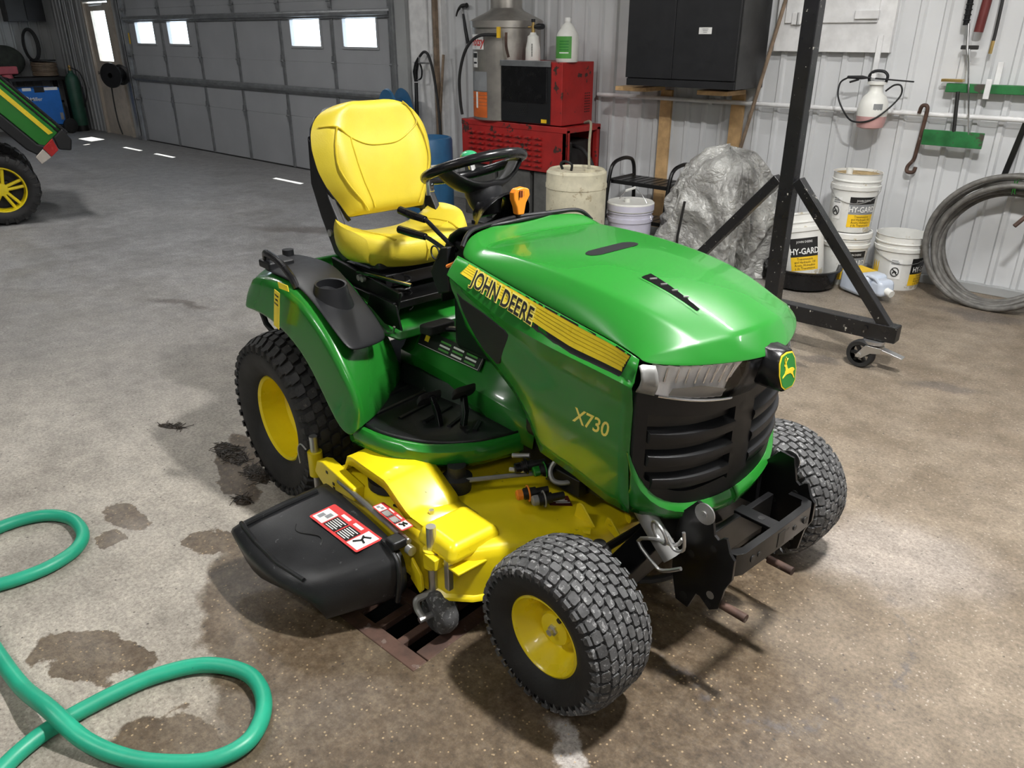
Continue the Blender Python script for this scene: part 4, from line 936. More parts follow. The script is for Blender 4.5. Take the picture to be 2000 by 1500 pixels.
# front gauge arm, post, latch, wheel
fa = P_(MB().box((1.025, -.545, .306), (.185, .21, .062), tx=.86, ty=.8), 'front_gauge_arm', 'deckyellow', deck, bevel=.024, seg=4)
P_(MB().box((1.10, -.53, .262), (.075, .22, .008)), 'front_flange', 'deckyellow', deck, bevel=.003)
P_(MB().cyl((1.008, -.635, .222), (1.008, -.635, .285), .028, n=18).box((1.035, -.64, .262), (.05, .05, .036)), 'post_sleeve', 'deckyellow', fa, bevel=.003)
P_(MB().cyl((1.008, -.635, .14), (1.008, -.635, .360), .0150, n=16), 'height_post', 'zinc', fa)
P_(MB().box((1.082, -.632, .232), (.022, .020, .105)), 'latch_pin', 'zinc', fa, bevel=.004)
P_(MB().tube([(1.04 + .006 * cos(t_), -.64 + .006 * sin(t_), .262 + .002 * t_) for t_ in range(14)], .002, 5), 'latch_spring', 'rust', fa)
P_(MB().tube(lin([(1.008, -.635, .15), (1.01, -.64, .135), (1.0, -.665, .122), (.995, -.690, .115), (1.005, -.694, .09), (1.03, -.692, .073)], 5), .011, 10), 'wheel_fork', 'pipe', fa)
P_(MB().lathe([(.02, -.030), (.050, -.036), (.066, -.024), (.072, 0), (.066, .024), (.050, .036), (.02, .030)], (1.035, -.635, .073), (.12, 1, 0), 30, True), 'gauge_wheel', MT['tread'], fa, smooth=50)
P_(MB().cyl((1.030, -.708, .073), (1.042, -.585, .073), .010, n=10), 'wheel_bolt', 'zinc', fa)
P_(MB().prism([(.945, .16), (.99, .13), (1.005, .15), (1.0, .20), (.955, .24)], lambda a, c_, h: (a, h, c_), -.675, -.665), 'side_tab', 'deckyellow', deck, bevel=.003)
P_(MB().prism([(1.19, .300), (1.200, .352), (1.210, .360), (1.222, .352), (1.272, .302)], lambda a, c_, h: (a + h, -.225 + h * .6, c_), -.004, .004), 'lift_tab', 'deckyellow', deck, bevel=.003)
P_(MB().prism([(1.275, .300), (1.285, .330), (1.30, .330), (1.345, .285), (1.335, .265)], lambda a, c_, h: (a, -.185 + h, c_), -.004, .004), 'lift_tab', 'deckyellow', deck, bevel=.003)
P_(MB().tube([(1.20, -.29, .292), (1.27, -.24, .292)], .012, 8), 'front_roller_bar', 'deckyellow', deck)
P_(MB().tube([(1.31, -.12, .315), (1.34, -.05, .315)], .022, 10), 'front_roller_sleeve', 'deckyellow', deck)
# warning labels
def lab(org, eu, ev, L_, W_, parent, name='warning_label'):
    org, eu, ev = Vector(org), Vector(eu).normalized(), Vector(ev).normalized(); nn = eu.cross(ev)
    if nn.z < 0: nn = -nn
    def q(a0, a1, b0, b1, e, mt, nm): P_(MB().add([org + eu * (L_ * a) + ev * (W_ * c_) + nn * e for a, c_ in ((a0, b0), (a1, b0), (a1, b1), (a0, b1))], [(0, 1, 2, 3)]), nm, mt, base, smooth=0, fix=False)
    base = parent
    base = P_(MB().prism(rrect(L_, W_, .006, 3, L_ / 2, W_ / 2), lambda a, c_, h: org + eu * a + ev * c_ + nn * h, 0, .0012), name, 'printred', parent, smooth=0)
    q(.03, .24, .08, .72, .0018, 'printwhite', 'pictogram_panel'); q(.76, .97, .08, .92, .0018, 'printwhite', 'pictogram_panel')
    q(.26, .49, .10, .66, .0018, 'printblack', 'text_panel'); q(.51, .74, .10, .66, .0018, 'printblack', 'text_panel')
    for s0 in (.27, .52):
        for k in range(6): q(s0 + .012, s0 + (.20 if k % 2 else .17), .14 + .085 * k, .175 + .085 * k, .0024, 'printwhite', 'text_line')
        q(s0, s0 + .17, .76, .88, .0024, 'letteryellow' if False else 'printwhite', 'text_line')
    for a0, b0 in ((.06, .2), (.14, .35)): q(a0, a0 + .07, b0, b0 + .25, .0024, 'labelgrey', 'pictogram')
    P_(MB().tube([org + eu * L_ * a + ev * W_ * c_ + nn * .003 for a, c_ in ((.80, .25), (.85, .45), (.83, .62), (.90, .75))], .003, 5).tube([org + eu * L_ * a + ev * W_ * c_ + nn * .003 for a, c_ in ((.80, .65), (.85, .5), (.92, .45))], .003, 5), 'pictogram', 'printblack', base)
lab((.735, -.664, .3055), (1, -.03, 0), (.03, 1, 0), .172, .042, deck)
# black danger label under the couplers
P_(MB().prism([(1.05, -.215), (1.10, -.165), (1.15, -.195), (1.10, -.245)], lambda a, c_, h: (a, c_, .3065 + h), 0, .0012), 'warning_label', 'darkred', deck, smooth=0)
for k in range(4): P_(MB().box((1.082 + .012 * k, -.205 - .0 * k, .3082), (.006, .045, .0006), R=Matrix.Rotation(-.7, 3, 'Z')), 'text_line', 'printwhite', deck)
# discharge chute
CH = [[(.44, -.655, .205), (.445, -.660, .262), (.46, -.665, .272), (.58, -.668, .275), (.72, -.674, .275), (.86, -.680, .270), (.925, -.684, .262), (.955, -.688, .235), (.962, -.690, .17), (.950, -.690, .105)],
      [(.405, -.82, .16), (.405, -.825, .228), (.42, -.83, .240), (.55, -.83, .243), (.68, -.825, .243), (.80, -.81, .236), (.870, -.80, .226), (.905, -.795, .198), (.910, -.795, .14), (.895, -.795, .085)],
      [(.375, -.96, .13), (.375, -.968, .190), (.39, -.975, .202), (.50, -.985, .202), (.61, -.99, .197), (.72, -.975, .186), (.800, -.945, .180), (.845, -.915, .152), (.850, -.905, .10), (.835, -.90, .065)],
      [(.372, -.975, .13), (.370, -.985, .175), (.385, -.992, .188), (.50, -1.003, .187), (.61, -1.006, .180), (.715, -.990, .168), (.780, -.955, .150), (.835, -.925, .12), (.845, -.915, .09), (.835, -.905, .062)],
      [(.40, -.965, .12), (.40, -.975, .155), (.41, -.980, .160), (.50, -.99, .115), (.58, -.99, .105), (.69, -.975, .135), (.775, -.945, .135), (.83, -.915, .10), (.84, -.91, .08), (.835, -.903, .062)]]
chute = P_(MB().grid(CH), 'discharge_chute', 'chute', smooth=50, sub=1, solid=.006)
def chp(s_, t): # point on the chute top, s_ along u 0..1, t outward 0..1 (rows 0..2)
    i = min(1, int(t * 2)); k = t * 2 - i; c_ = 2 + s_ * 4; j = min(5, int(c_)); l = c_ - j
    a = Vector(CH[i][j]).lerp(Vector(CH[i][j + 1]), l); d = Vector(CH[i + 1][j]).lerp(Vector(CH[i + 1][j + 1]), l); return a.lerp(d, k)
o_ = chp(.30, .42); e1 = chp(.80, .42) - o_; e2 = chp(.30, .12) - o_
lab(o_ + Vector((0, 0, .008)), e1, e2, .255, .088, chute)
P_(MB().tube([chp(.06, t) + Vector((0, 0, .003)) for t in (.15, .5, .9)], .010, 8), 'chute_rib', 'chute', chute)
P_(MB().tube([chp(s_, .93) + Vector((0, 0, .003)) for s_ in (.02, .3, .6, .9)], .007, 8), 'chute_rib', 'chute', chute)
P_(MB().tube(lin([(.945, -.725, .10), (.957, -.722, .17), (.948, -.716, .236), (.90, -.712, .262), (.86, -.71, .268)], 5), .008, 8), 'chute_rib', 'chute', chute)
P_(MB().tube([(.50, -.645, .285), (.93, -.662, .278)], .009, 10), 'hinge_rod', 'zinc', chute)
P_(MB().cyl((.945, -.675, .268), (.965, -.675, .268), .015, n=14), 'hinge_nut', 'zinc', chute)
P_(MB().box((.905, -.69, .278), (.05, .05, .03)), 'hinge_knuckle', 'chute', chute, bevel=.008)
cr_ = [chp(.30 + .05 * k, .55 + .05 * sin(k * 1.1)) + Vector((0, 0, .0015)) for k in range(7)]
P_(MB().tube(lin(cr_, 3), .0018, 5), 'crack', 'printblack', chute)
# hydraulic couplers above the deck
def coupler(p, d, mt, name):
    p, d = Vector(p), Vector(d).normalized()
    c0 = P_(MB().lathe([(.012, -.06), (.012, -.02), (.017, -.02), (.017, .0), (.019, .0), (.019, .018), (.016, .018), (.016, .03), (.001, .03)], p, d, 18), 'coupler', 'darkmetal')
    P_(MB().lathe([(.0165, .024), (.0165, .040), (.012, .044), (.001, .044)], p, d, 18), 'dust_cap', mt, c0)
    P_(MB().ring(p + d * .005, .024, .003, d, 20, 6), 'cap_strap', mt, c0)
coupler((1.05, -.285, .345), (-.5, -1, -.05), 'orange', 'c'); coupler((1.10, -.265, .340), (-.5, -1, -.05), 'pipe', 'c'); coupler((1.04, -.205, .395), (-.5, -1, -.1), MT['green'], 'c'); coupler((.985, -.235, .395), (-.5, -1, -.1), 'plastic_gloss', 'c')
P_(MB().tube(lin([(1.10, -.14, .45), (1.075, -.185, .44), (1.07, -.215, .41), (1.095, -.225, .385), (1.13, -.20, .385), (1.17, -.15, .41)], 5), .008, 8), 'hydraulic_hose', 'pipe')
P_(MB().tube([(.98, -.22, .425), (.93, -.25, .415)], .008, 8).tube([(.99, -.25, .385), (.945, -.275, .38)], .008, 8), 'hose_fitting', 'zinc')
P_(MB().box((1.05, -.19, .365), (.03, .03, .02)).box((1.12, -.16, .38), (.12, .08, .06)), 'valve_block', 'darkmetal', bevel=.004)
# ================================================================== floor drain grate
t = thing('drain_grate', 'rusty cast iron drain grate set in floor under the mower', 'grate', ((ax + bx) / 2, (ay + by) / 2, 0))
gx, gy = bx - ax, by - ay
for s_ in (-1, 1):
    B((0, s_ * (gy / 2 - .03), -.016), (gx - .006, .054, .028)).build('frame_bar', 'rust', t, bevel=.004)
    B((s_ * (gx / 2 - .03), 0, -.016), (.054, gy - .12, .028)).build('frame_bar', 'rust', t, bevel=.004)
B((0, 0, -.016), (gx - .11, .05, .026)).build('cross_bar', 'rust', t, bevel=.003)
for k in range(1, 8):
    for s_ in (-1, 1): B((-gx / 2 + .02 + k * (gx - .04) / 8, s_ * .0905, -.017), (.030, .128, .024)).build('grate_bar', 'rust', t, bevel=.003)

# ================================================================== green hose on the floor
r = .022
hp = [(-2.96, .30, r), (-2.945, .40, r), (-2.955, .50, r), (-2.945, .585, r), (-2.90, .655, r), (-2.81, .695, r), (-2.69, .685, r), (-2.615, .633, r), (-2.58, .547, r), (-2.58, .461, r), (-2.60, .385, r), (-2.63, .31, r), (-2.60, .26, r), (-2.52, .27, r),
      (-2.427, .283, r), (-2.24, .282, r), (-2.055, .283, .035), (-1.873, .297, .072), (-1.743, .327, .035), (-1.625, .378, r), (-1.525, .447, r), (-1.461, .52, r), (-1.448, .604, r), (-1.498, .678, r), (-1.581, .721, r), (-1.673, .721, r), (-1.775, .661, r), (-1.835, .555, r), (-1.858, .438, r), (-1.862, .297, r), (-1.845, .218, r), (-1.814, .153, r), (-1.76, .06, r)]
tag(MB().tube(lin(hp, 7), r, 14).build('garden_hose', 'teal', smooth=60), 'teal green rubber garden hose looping across the concrete floor', 'hose')

# ================================================================== debris
def clump(x, y, rx, ry, rz, lab, n=26, seed=1, hgt=.02):
    rnd = random.Random(seed); m = MB(); rows = []
    for j in range(5):
        k = (1, .92, .7, .4, .02)[j]; z = (0, .35, .75, 1., 1.05)[j] * hgt
        rows.append([(rx * k * cos(a) * (1 + .35 * noise.noise((cos(a) * 2 + seed, sin(a) * 2, j * .3))) , ry * k * sin(a) * (1 + .35 * noise.noise((cos(a) * 2, sin(a) * 2 + seed, j * .3))), z * (1 + .5 * noise.noise((a * 3, j, seed)))) for a in [2 * pi * i / 24 for i in range(24)]])
    m.grid(rows, True)
    o = thing('grass_clump', lab, 'debris', (x, y, 0), rz, 'clumps of wet clippings dropped from the mower')
    m.build('clump_body', 'mud', o, smooth=60)
    b = MB()
    for i in range(n):
        a, q = rnd.uniform(0, 2 * pi), rnd.uniform(.2, 1.05); p = Vector((rx * q * cos(a), ry * q * sin(a), hgt * (1.1 - q * .8) + .003)); d = rnd.uniform(0, 2 * pi); l = rnd.uniform(.012, .04)
        b.tube([p, p + Vector((cos(d) * l, sin(d) * l, rnd.uniform(-.003, .004)))], .0015, 4)
    s_ = b.build('clippings', 'mud', o); s_['kind'] = 'stuff'
clump(-2.87, 1.36, .12, .05, -.12, 'large dark clump of wet clippings beside the rear wheel', 170, 1, .006)
clump(-2.63, 1.345, .09, .04, -.1, 'long flat dark clump of clippings touching the rear tyre', 140, 2, .006)
clump(-2.50, 1.20, .045, .028, 0, 'small round dark clump beside the black discharge chute', 30, 3, .009)
clump(-3.30, 1.31, .07, .02, .5, 'thin dry leaf scrap lying alone on bare concrete', 34, 4, .003)

# ================================================================== engine hoist / gantry leg
t = thing('gantry_stand', 'black steel gantry upright with braces and caster wheel, paint chipped', 'gantry', (-1.787, 4.215, 0))
B((0, .01, 1.80), (.082, .082, 3.30)).build('mast', 'hoist', t, bevel=.006)
B((0, 0, .205), (1.42, .078, .09)).build('base_beam', 'hoist', t, bevel=.005)
B((.7105, 0, .205), (.002, .072, .082)).build('beam_socket', 'printblack', t)
for s_ in (-1, 1):
    d = Vector((s_ * .60, 0, -.66)); R_ = Matrix.Rotation(s_ * math.atan2(.60, .66), 3, 'Y')
    B((s_ * .355, -.0, .575), (.055, .062, .93), R=Matrix.Rotation(-s_ * math.atan2(.60, .70), 3, 'Y')).build('brace', 'hoist', t, bevel=.005)
    cw = Vector((s_ * .605, -.02, 0))
    pl = MB().cyl(cw + Vector((0, 0, .138)), cw + Vector((0, 0, .155)), .055, n=22).build('swivel_plate', 'zinc', t)
    wc = cw + Vector((-.045, -.03, .075))
    w_ = MB().lathe([(.050, -.022), (.070, -.024), (.076, -.012), (.076, .012), (.070, .024), (.050, .022)], wc, (.12, 1, 0), 36).build('caster_wheel', 'rubber', t, smooth=40)
    MB().lathe([(.018, -.02), (.018, .02)], wc, (.12, 1, 0), 18, True).build('wheel_hub', 'plastic', w_)
    for k in range(6):
        a = 2 * pi * k / 6; MB().box(wc + Vector((cos(a) * .033, 0, sin(a) * .033)), (.036, .022, .014), R=Matrix.Rotation(-a, 3, 'Y')).build('wheel_spoke', 'plastic', w_)
    for e in (-.032, .032):
        MB().prism([(-.065, .060), (-.03, .060), (.01, .095), (.06, .105), (.06, .135), (-.02, .135), (-.055, .085)], lambda a, c_, h: cw + Vector((a, -.03 + e + h, c_)), -.003, .003).build('caster_fork', 'zinc', t, bevel=.002)
    MB().box(cw + Vector((.115, -.03, .112)), (.11, .05, .008), R=Matrix.Rotation(.22, 3, 'Y')).build('brake_pedal', 'zinc', t, bevel=.002)
    MB().cyl(wc + Vector((0, -.045, 0)), wc + Vector((0, .045, 0)), .012, n=10).build('axle_bolt', 'zinc', t)
MB().cyl((.555, -.05, .215), (.555, -.044, .215), .014, n=6).build('beam_bolt', 'hoist', t)

# ================================================================== black wall cabinet on timber posts
t = thing('wall_cabinet', 'large black steel two-door cabinet with small white label on wall', 'cabinet', (-3.37, 5.84, 1.27))
B((0, .015, .53), (.96, .44, 1.06)).build('cabinet_body', 'cabgrey', t, bevel=.004)
for s_, wd in ((-1, .425), (1, .525)):
    B((-.055 + s_ * (wd / 2 + .0015), -.2195, .55), (wd, .028, .98)).build('door', 'cabinet', t, bevel=.004) if s_ < 0 else B((-.055 + (wd / 2 + .0015), -.2195, .55), (wd, .028, .98)).build('door', 'cabinet', t, bevel=.004)
B((-.0, -.215, .028), (.95, .020, .052)).build('kick_strip', 'cabinet', t, bevel=.003)
l_ = B((.205, -.2345, .40), (.105, .002, .045)).build('label', 'printwhite', t)
for k in range(3): B((.205, -.2360, .412 - .011 * k), (.05 - .01 * k, .001, .004)).build('text_line', 'labelgrey', l_)
for i, x in enumerate((-3.728, -3.07)):
    o = thing('timber_post', 'pale raw timber post standing under the black cabinet, ' + ('behind the step stool' if i == 0 else 'beside the silver tarp'), 'post', (x, 6.062, 0), 0, 'timber posts holding the wall cabinet')
    B((0, 0, .610), (.11, .028, 1.216)).build('post', 'wood', o, bevel=.003)
    B((.0 + (-.14 if i == 0 else -.05), -.20, 1.236), (.30 if i == 0 else .26, .30, .034)).build('rail', 'wood', o, bevel=.003)
tag(MB().tube([(-3.05, 5.93, .30), (-2.73, 6.02, 2.05)], .014, 10).build('wooden_pole', 'woodgrey'), 'long thin wooden pole leaning on wall beside the black cabinet', 'pole')

# ================================================================== pressure washer
t = thing('pressure_washer', 'red hot-water pressure washer with stainless boiler drum and black control box', 'washer', (-5.0, 5.75, 0))
fr = MB().box((0, 0, .885), (1.29, .50, .05)).box((-.0, -.235, .70), (1.29, .02, .38)).box((-.635, 0, .70), (.02, .46, .38)).box((.62, .22, .70), (.05, .05, .38)).box((.62, -.22, .70), (.05, .05, .38)).box((0, .235, .70), (1.29, .02, .38))
body = fr.build('base_cabinet', 'redpaint', t, bevel=.006)
lv = MB().prism([(0, -.012), (.022, -.006), (.022, .004), (0, .012)], lambda a, c_, h: (h, -a, c_), -.042, .042)
l0 = lv.build('louvre', 'redpaint', body); first = True
for i in range(8):
    for j in range(6):
        l = l0 if first else l0.copy()
        if not first: COL.objects.link(l); l.parent = body
        first = False; l.location = (-.50 + .118 * i, -.246, .56 + .048 * j)
B((.35, .05, .62), (.46, .30, .32)).build('pump', 'darkmetal', t, bevel=.02)
for i, (x, y) in enumerate(((-.45, -.12), (-.45, .12), (.0, -.12), (.0, .12), (.45, -.12), (.45, .12))): B((x, y, .25), (.40, .19, .50)).build('support_block', 'block', t, bevel=.006)
bo = MB().lathe([(.30, .91), (.315, .92), (.315, 1.70), (.335, 1.70), (.335, 1.755), (.32, 1.765), (.16, 1.84), (.145, 1.86), (.145, 2.2)], (-.30, .02, 0), (0, 0, 1), 44)
boiler = bo.build('boiler_drum', 'stainless', t, smooth=30)
def ring_lab(a0, a1, z0, z1, mt, nm, e=.001, par=None):
    MB().grid([[(-.30 + (.316 + e) * cos(a), .02 + (.316 + e) * sin(a), z) for z in (z0, z1)] for a in [a0 + (a1 - a0) * k / 8 for k in range(9)]]).build(nm, mt, par or boiler, smooth=40)
A0, A1 = radians(-128), radians(-82)
ring_lab(radians(-127), radians(-88), 1.52, 1.645, 'printwhite', 'brand_plate')
text('Hotsy', .105, lambda x, y, e: (-.30 + .3185 * cos(radians(-107) + x / .316), .02 + .3185 * sin(radians(-107) + x / .316), 1.583 + y), 'printred', boiler, 'brand_lettering', off=.002, sx=.82, shear=.25)
ring_lab(radians(-120), radians(-104), 1.37, 1.50, 'printwhite', 'notice'); ring_lab(radians(-119), radians(-105), 1.45, 1.49, 'printblack', 'notice_print', .002); ring_lab(radians(-118), radians(-106), 1.40, 1.415, 'printblack', 'notice_print', .002)
ring_lab(A0, A1, 1.17, 1.335, 'labelgrey', 'faded_notice')
for k in range(5): ring_lab(A0, A1, 1.015 + .03 * k + (0 if k else -.075), 1.042 + .03 * k, 'labelorange', 'orange_notice')
ring_lab(radians(-110), radians(-104), 1.02, 1.16, 'printwhite', 'notice_print', .002)
cb_ = MB().box((.235, -.03, 1.175), (.70, .44, .51)).build('control_box', 'redpaint', t, bevel=.006)
B((.175, -.252, 1.17), (.58, .012, .49)).build('front_panel', 'plastic', cb_, bevel=.004)
B((.165, -.262, 1.245), (.52, .008, .30)).build('smoked_cover', 'plastic_gloss', cb_, bevel=.01)
B((.175, -.263, 1.415), (.585, .012, .05)).build('worn_lip', 'galv', cb_, bevel=.004)
for k in range(10):
    for j in range(7): B((.0 + .024 * k + (.012 if j % 2 else 0) - .03, -.2592, .985 + .015 * j), (.017, .002, .007)).build('speaker_slot', 'printblack', cb_)
for k in range(8):
    for j in range(3): B((.5865, .08 + .028 * j, 1.02 + .022 * k), (.002, .017, .007)).build('vent_slot', 'printblack', cb_)
B((.40, -.2635, .95), (.06, .006, .03)).build('yellow_tag', 'labelyellow', cb_)
MB().box((-.10, -.30, 1.66), (.035, .02, .09)).build('thermostat', 'labelyellow', t, bevel=.003)
MB().tube(lin([(-.12, -.30, 1.64), (-.30, -.35, 1.63), (-.45, -.36, 1.52), (-.56, -.34, 1.30), (-.60, -.30, 1.08), (-.60, -.28, .95)], 6), .014, 8).build('hose', 'rubber', t, smooth=50)
MB().tube(lin([(-.02, -.29, 1.66), (-.02, -.29, 1.55), (.0, -.28, 1.46)], 4), .012, 8).build('copper_line', 'rust', t)
MB().tube(lin([(.56, -.05, .74), (.72, -.10, .72), (.84, -.12, .60), (.86, -.12, .40), (.80, -.12, .10)], 6), .018, 8).build('outlet_hose', 'rubber', t, smooth=50)
# foam bottle and chemical jug on top
t = thing('foam_bottle', 'white foam sprayer bottle with black nozzle on pressure washer', 'bottle', (-4.83, 5.60, 1.43))
MB().lathe([(.001, 0), (.062, 0), (.066, .01), (.064, .10), (.052, .16), (.048, .20), (.03, .212), (.024, .23)], n=28).build('body', 'poly', t, smooth=50)
MB().cyl((0, 0, .225), (0, 0, .29), .016, n=14).cyl((0, 0, .285), (0, 0, .325), .013, n=14).build('brass_head', 'brass', t)
MB().cyl((0, 0, .31), (0, 0, .335), .018, n=14).build('cap', 'plastic', t)
MB().tube([(-.055, 0, .272), (-.02, 0, .272)], .008, 8).build('inlet', 'brass', t); MB().tube([(.02, 0, .275), (.06, 0, .276), (.11, 0, .276)], [.016, .026, .022], 14).build('nozzle', 'plastic', t)
for k in range(8): B((.035, -.0555, .045 + .013 * k), (.008, .004, .008)).build('lettering', 'printblack', t)
t = thing('chemical_jug', 'clear plastic jug with green label on pressure washer', 'jug', (-4.465, 5.62, 1.43))
MB().lathe([(.001, 0), (.088, 0), (.095, .012), (.095, .195), (.085, .225), (.045, .285), (.024, .305), (.022, .32)], n=30).build('body', 'poly', t, smooth=50)
MB().lathe([(.026, .312), (.026, .342), (.001, .343)], n=20).build('cap', 'printwhite', t)
MB().grid([[(.0965 * cos(a), .0965 * sin(a), z) for z in (.03, .20)] for a in [radians(-150 + 12 * k) for k in range(11)]]).build('label', 'labelgreen', t, smooth=50)
for k in range(5): MB().grid([[(.0972 * cos(a), .0972 * sin(a), z) for z in (.07 + .022 * k, .078 + .022 * k)] for a in [radians(-95 + 10 * i) for i in range(6)]]).build('label_print', 'printgreen' if k else 'printwhite', t, smooth=50)

# ================================================================== hand tools near the corner board
t = thing('claw_hammer', 'claw hammer with black grip hanging on the white boards', 'hammer', (-6.15, 6.075, 1.56))
MB().cyl((-.01, .02, .30), (-.01, -.035, .305), .005, n=6).build('nail', 'zinc', t)
MB().tube([(.06, -.02, .0), (.03, -.02, .12), (.0, -.02, .27)], [.018, .017, .012], 10).build('grip', 'plastic', t); MB().tube([(.03, -.02, .14), (-.02, -.02, .33)], .012, 8).build('shaft', 'zinc', t)
MB().tube(lin([(.055, -.02, .345), (.02, -.02, .345), (-.03, -.02, .335), (-.075, -.02, .30), (-.10, -.02, .25)], 4), [.024, .024, .02, .018, .02, .021, .021, .02, .018, .016, .014, .012, .011, .010, .009, .008, .007][:17], 10).build('head', 'darkmetal', t)
t = thing('spray_gun', 'black pressure spray gun with hose looped over the white trim board', 'spray gun', (-6.72, 5.93, 1.0))
MB().tube([(.02, 0, .42), (-.02, 0, .36), (-.05, 0, .28), (-.045, 0, .18)], [.016, .026, .028, .02], 10).build('body', 'plastic_gloss', t)
MB().tube(lin([(.03, 0, .36), (.055, 0, .30), (.04, 0, .22), (-.02, 0, .20)], 4), .009, 8).build('trigger_guard', 'plastic_gloss', t)
MB().cyl((.0, 0, .37), (.03, 0, .43), .014, n=10).build('swivel', 'zinc', t)
MB().tube([(-.045, 0, .17), (-.02, -.03, -.15), (.04, -.08, -.55), (.08, -.12, -.90)], .020, 10).build('lance', 'plastic', t)
MB().tube(lin([(.03, 0, .43), (.10, 0, .475), (.17, 0, .44), (.26, -.02, .25), (.36, -.06, -.10), (.43, -.12, -.45), (.46, -.20, -.85), (.46, -.22, -.98)], 6), .014, 8).build('hose', 'rubber', t, smooth=50)
tag(MB().tube([(-6.36, 5.78, .02), (-6.42, 6.02, 1.45)], .014, 8).build('tool_handle', 'woodgrey'), 'thin dark wooden tool handle leaning beside the spray gun hose', 'handle')
t = thing('hose_reel', 'blue hose reel on the floor beside the overhead door track', 'reel', (-6.88, 5.72, 0))
MB().lathe([(.05, -.10), (.25, -.10), (.26, -.08), (.16, -.06), (.16, .06), (.26, .08), (.25, .10), (.05, .10)], (0, 0, .86), (.3, 1, 0), 30).build('drum', 'bluedrum', t, smooth=40)
B((0, 0, .43), (.10, .10, .86)).build('stand', 'plastic', t, bevel=.01)
t = thing('blue_drum', 'blue plastic drum with white band beside the red washer', 'drum', (-5.72, 5.12, 0))
MB().lathe([(.001, 0), (.22, 0), (.235, .02), (.235, .40)], n=32).build('lower_body', 'bluedrum', t, smooth=40)
MB().lathe([(.236, .38), (.240, .39), (.240, .53), (.236, .54)], n=32).build('band', 'pailwhite', t, smooth=40); MB().lathe([(.235, .52), (.235, .74), (.225, .76), (.205, .765), (.20, .72), (.001, .72)], n=32).build('upper_body', 'bluedrum', t, smooth=40)
MB().grid([[(.237 * cos(a), .237 * sin(a), z) for z in (.62, .68)] for a in [radians(-95 + 8 * i) for i in range(6)]]).build('label', 'labelgrey', t)
tag(MB().tube([(-5.96, 5.02, .80), (-5.66, 5.00, .768)], .006, 8).build('white_rod', 'printwhite'), 'short white rod lying across the blue drum rim', 'rod')

# ================================================================== drum, pail, step stool, tarp
t = thing('beige_drum', 'stained beige plastic drum with black handle in front of washer', 'drum', (-3.63, 4.72, 0))
MB().lathe([(.001, 0), (.215, 0), (.225, .02), (.225, .60), (.230, .605), (.230, .63), (.226, .64), (.224, .715), (.205, .735), (.20, .722), (.001, .722)], n=40).build('body', 'beige', t, smooth=35)
MB().tube(lin([(-.11, -.03, .725), (-.12, -.04, .765), (-.07, -.05, .785), (-.01, -.05, .77), (-.02, -.04, .725)], 5), .010, 8).build('handle', 'plastic', t); MB().cyl((.10, .03, .72), (.10, .03, .742), .04, n=18).build('bung', 'beige', t)
tag(MB().tube(lin([(-3.53, 4.74, .73), (-3.62, 4.85, .90), (-3.80, 5.1, 1.02), (-4.10, 5.42, .98)], 6), .010, 8).build('siphon_hose', pm('tan_tube', (.30, .28, .2), .5)), 'thin tan tube running from the beige drum to the washer', 'hose')
def pail(name, lab, loc, R_, H, rz=0., mat='pailwhite', lid=True, tilt=None, group=None, bail=None, hollow=False):
    o = thing(name, lab, 'bucket', loc, rz, group)
    if tilt: o.rotation_euler = tilt
    prof = [(.001, 0), (R_ * .88, 0), (R_ * .90, .01), (R_ * .975, H * .72), (R_ * 1.03, H * .725), (R_ * 1.04, H * .79), (R_ * .985, H * .795), (R_ * .99, H * .86), (R_ * 1.03, H * .865), (R_ * 1.03, H * .885), (R_ * .99, H * .89), (R_, H * .985), (R_ * 1.03, H)]
    if hollow: prof += [(R_ * .99, H), (R_ * .95, H * .6), (R_ * .86, .012), (.001, .012)]
    MB().lathe(prof, n=40).build('body', mat, o, smooth=30)
    if lid: MB().lathe([(R_ * 1.04, H * .90), (R_ * 1.06, H * .91), (R_ * 1.06, H * 1.0), (R_ * 1.02, H * 1.02), (R_ * .96, H * 1.015), (R_ * .94, H * .985), (.001, H * .985)], n=40).build('lid', mat, o, smooth=30)
    if bail:
        a = bail; e = Vector((cos(a), sin(a), 0)); f_ = Vector((-sin(a), cos(a), 0)); hz, sw_ = hollowhz(H), R_ * 1.04
        MB().tube([e * (sw_ * cos(q)) + f_ * (sw_ * .95 * sin(q)) + Vector((0, 0, H * .76 - .25 * H * sin(q))) for q in [pi * k / 14 for k in range(15)]], .0028, 6).build('bail_wire', 'zinc', o)
    return o
def hollowhz(h): return h * .76
def plab(o, R0, R1, z0, z1, a0, a1, mt, nm='label', e=.0015):
    return MB().grid([[((R0 + (R1 - R0) * k + e) * cos(a), (R0 + (R1 - R0) * k + e) * sin(a), z0 + (z1 - z0) * k) for k in (0, 1)] for a in [a0 + (a1 - a0) * i / 10 for i in range(11)]]).build(nm, mt, o, smooth=40)
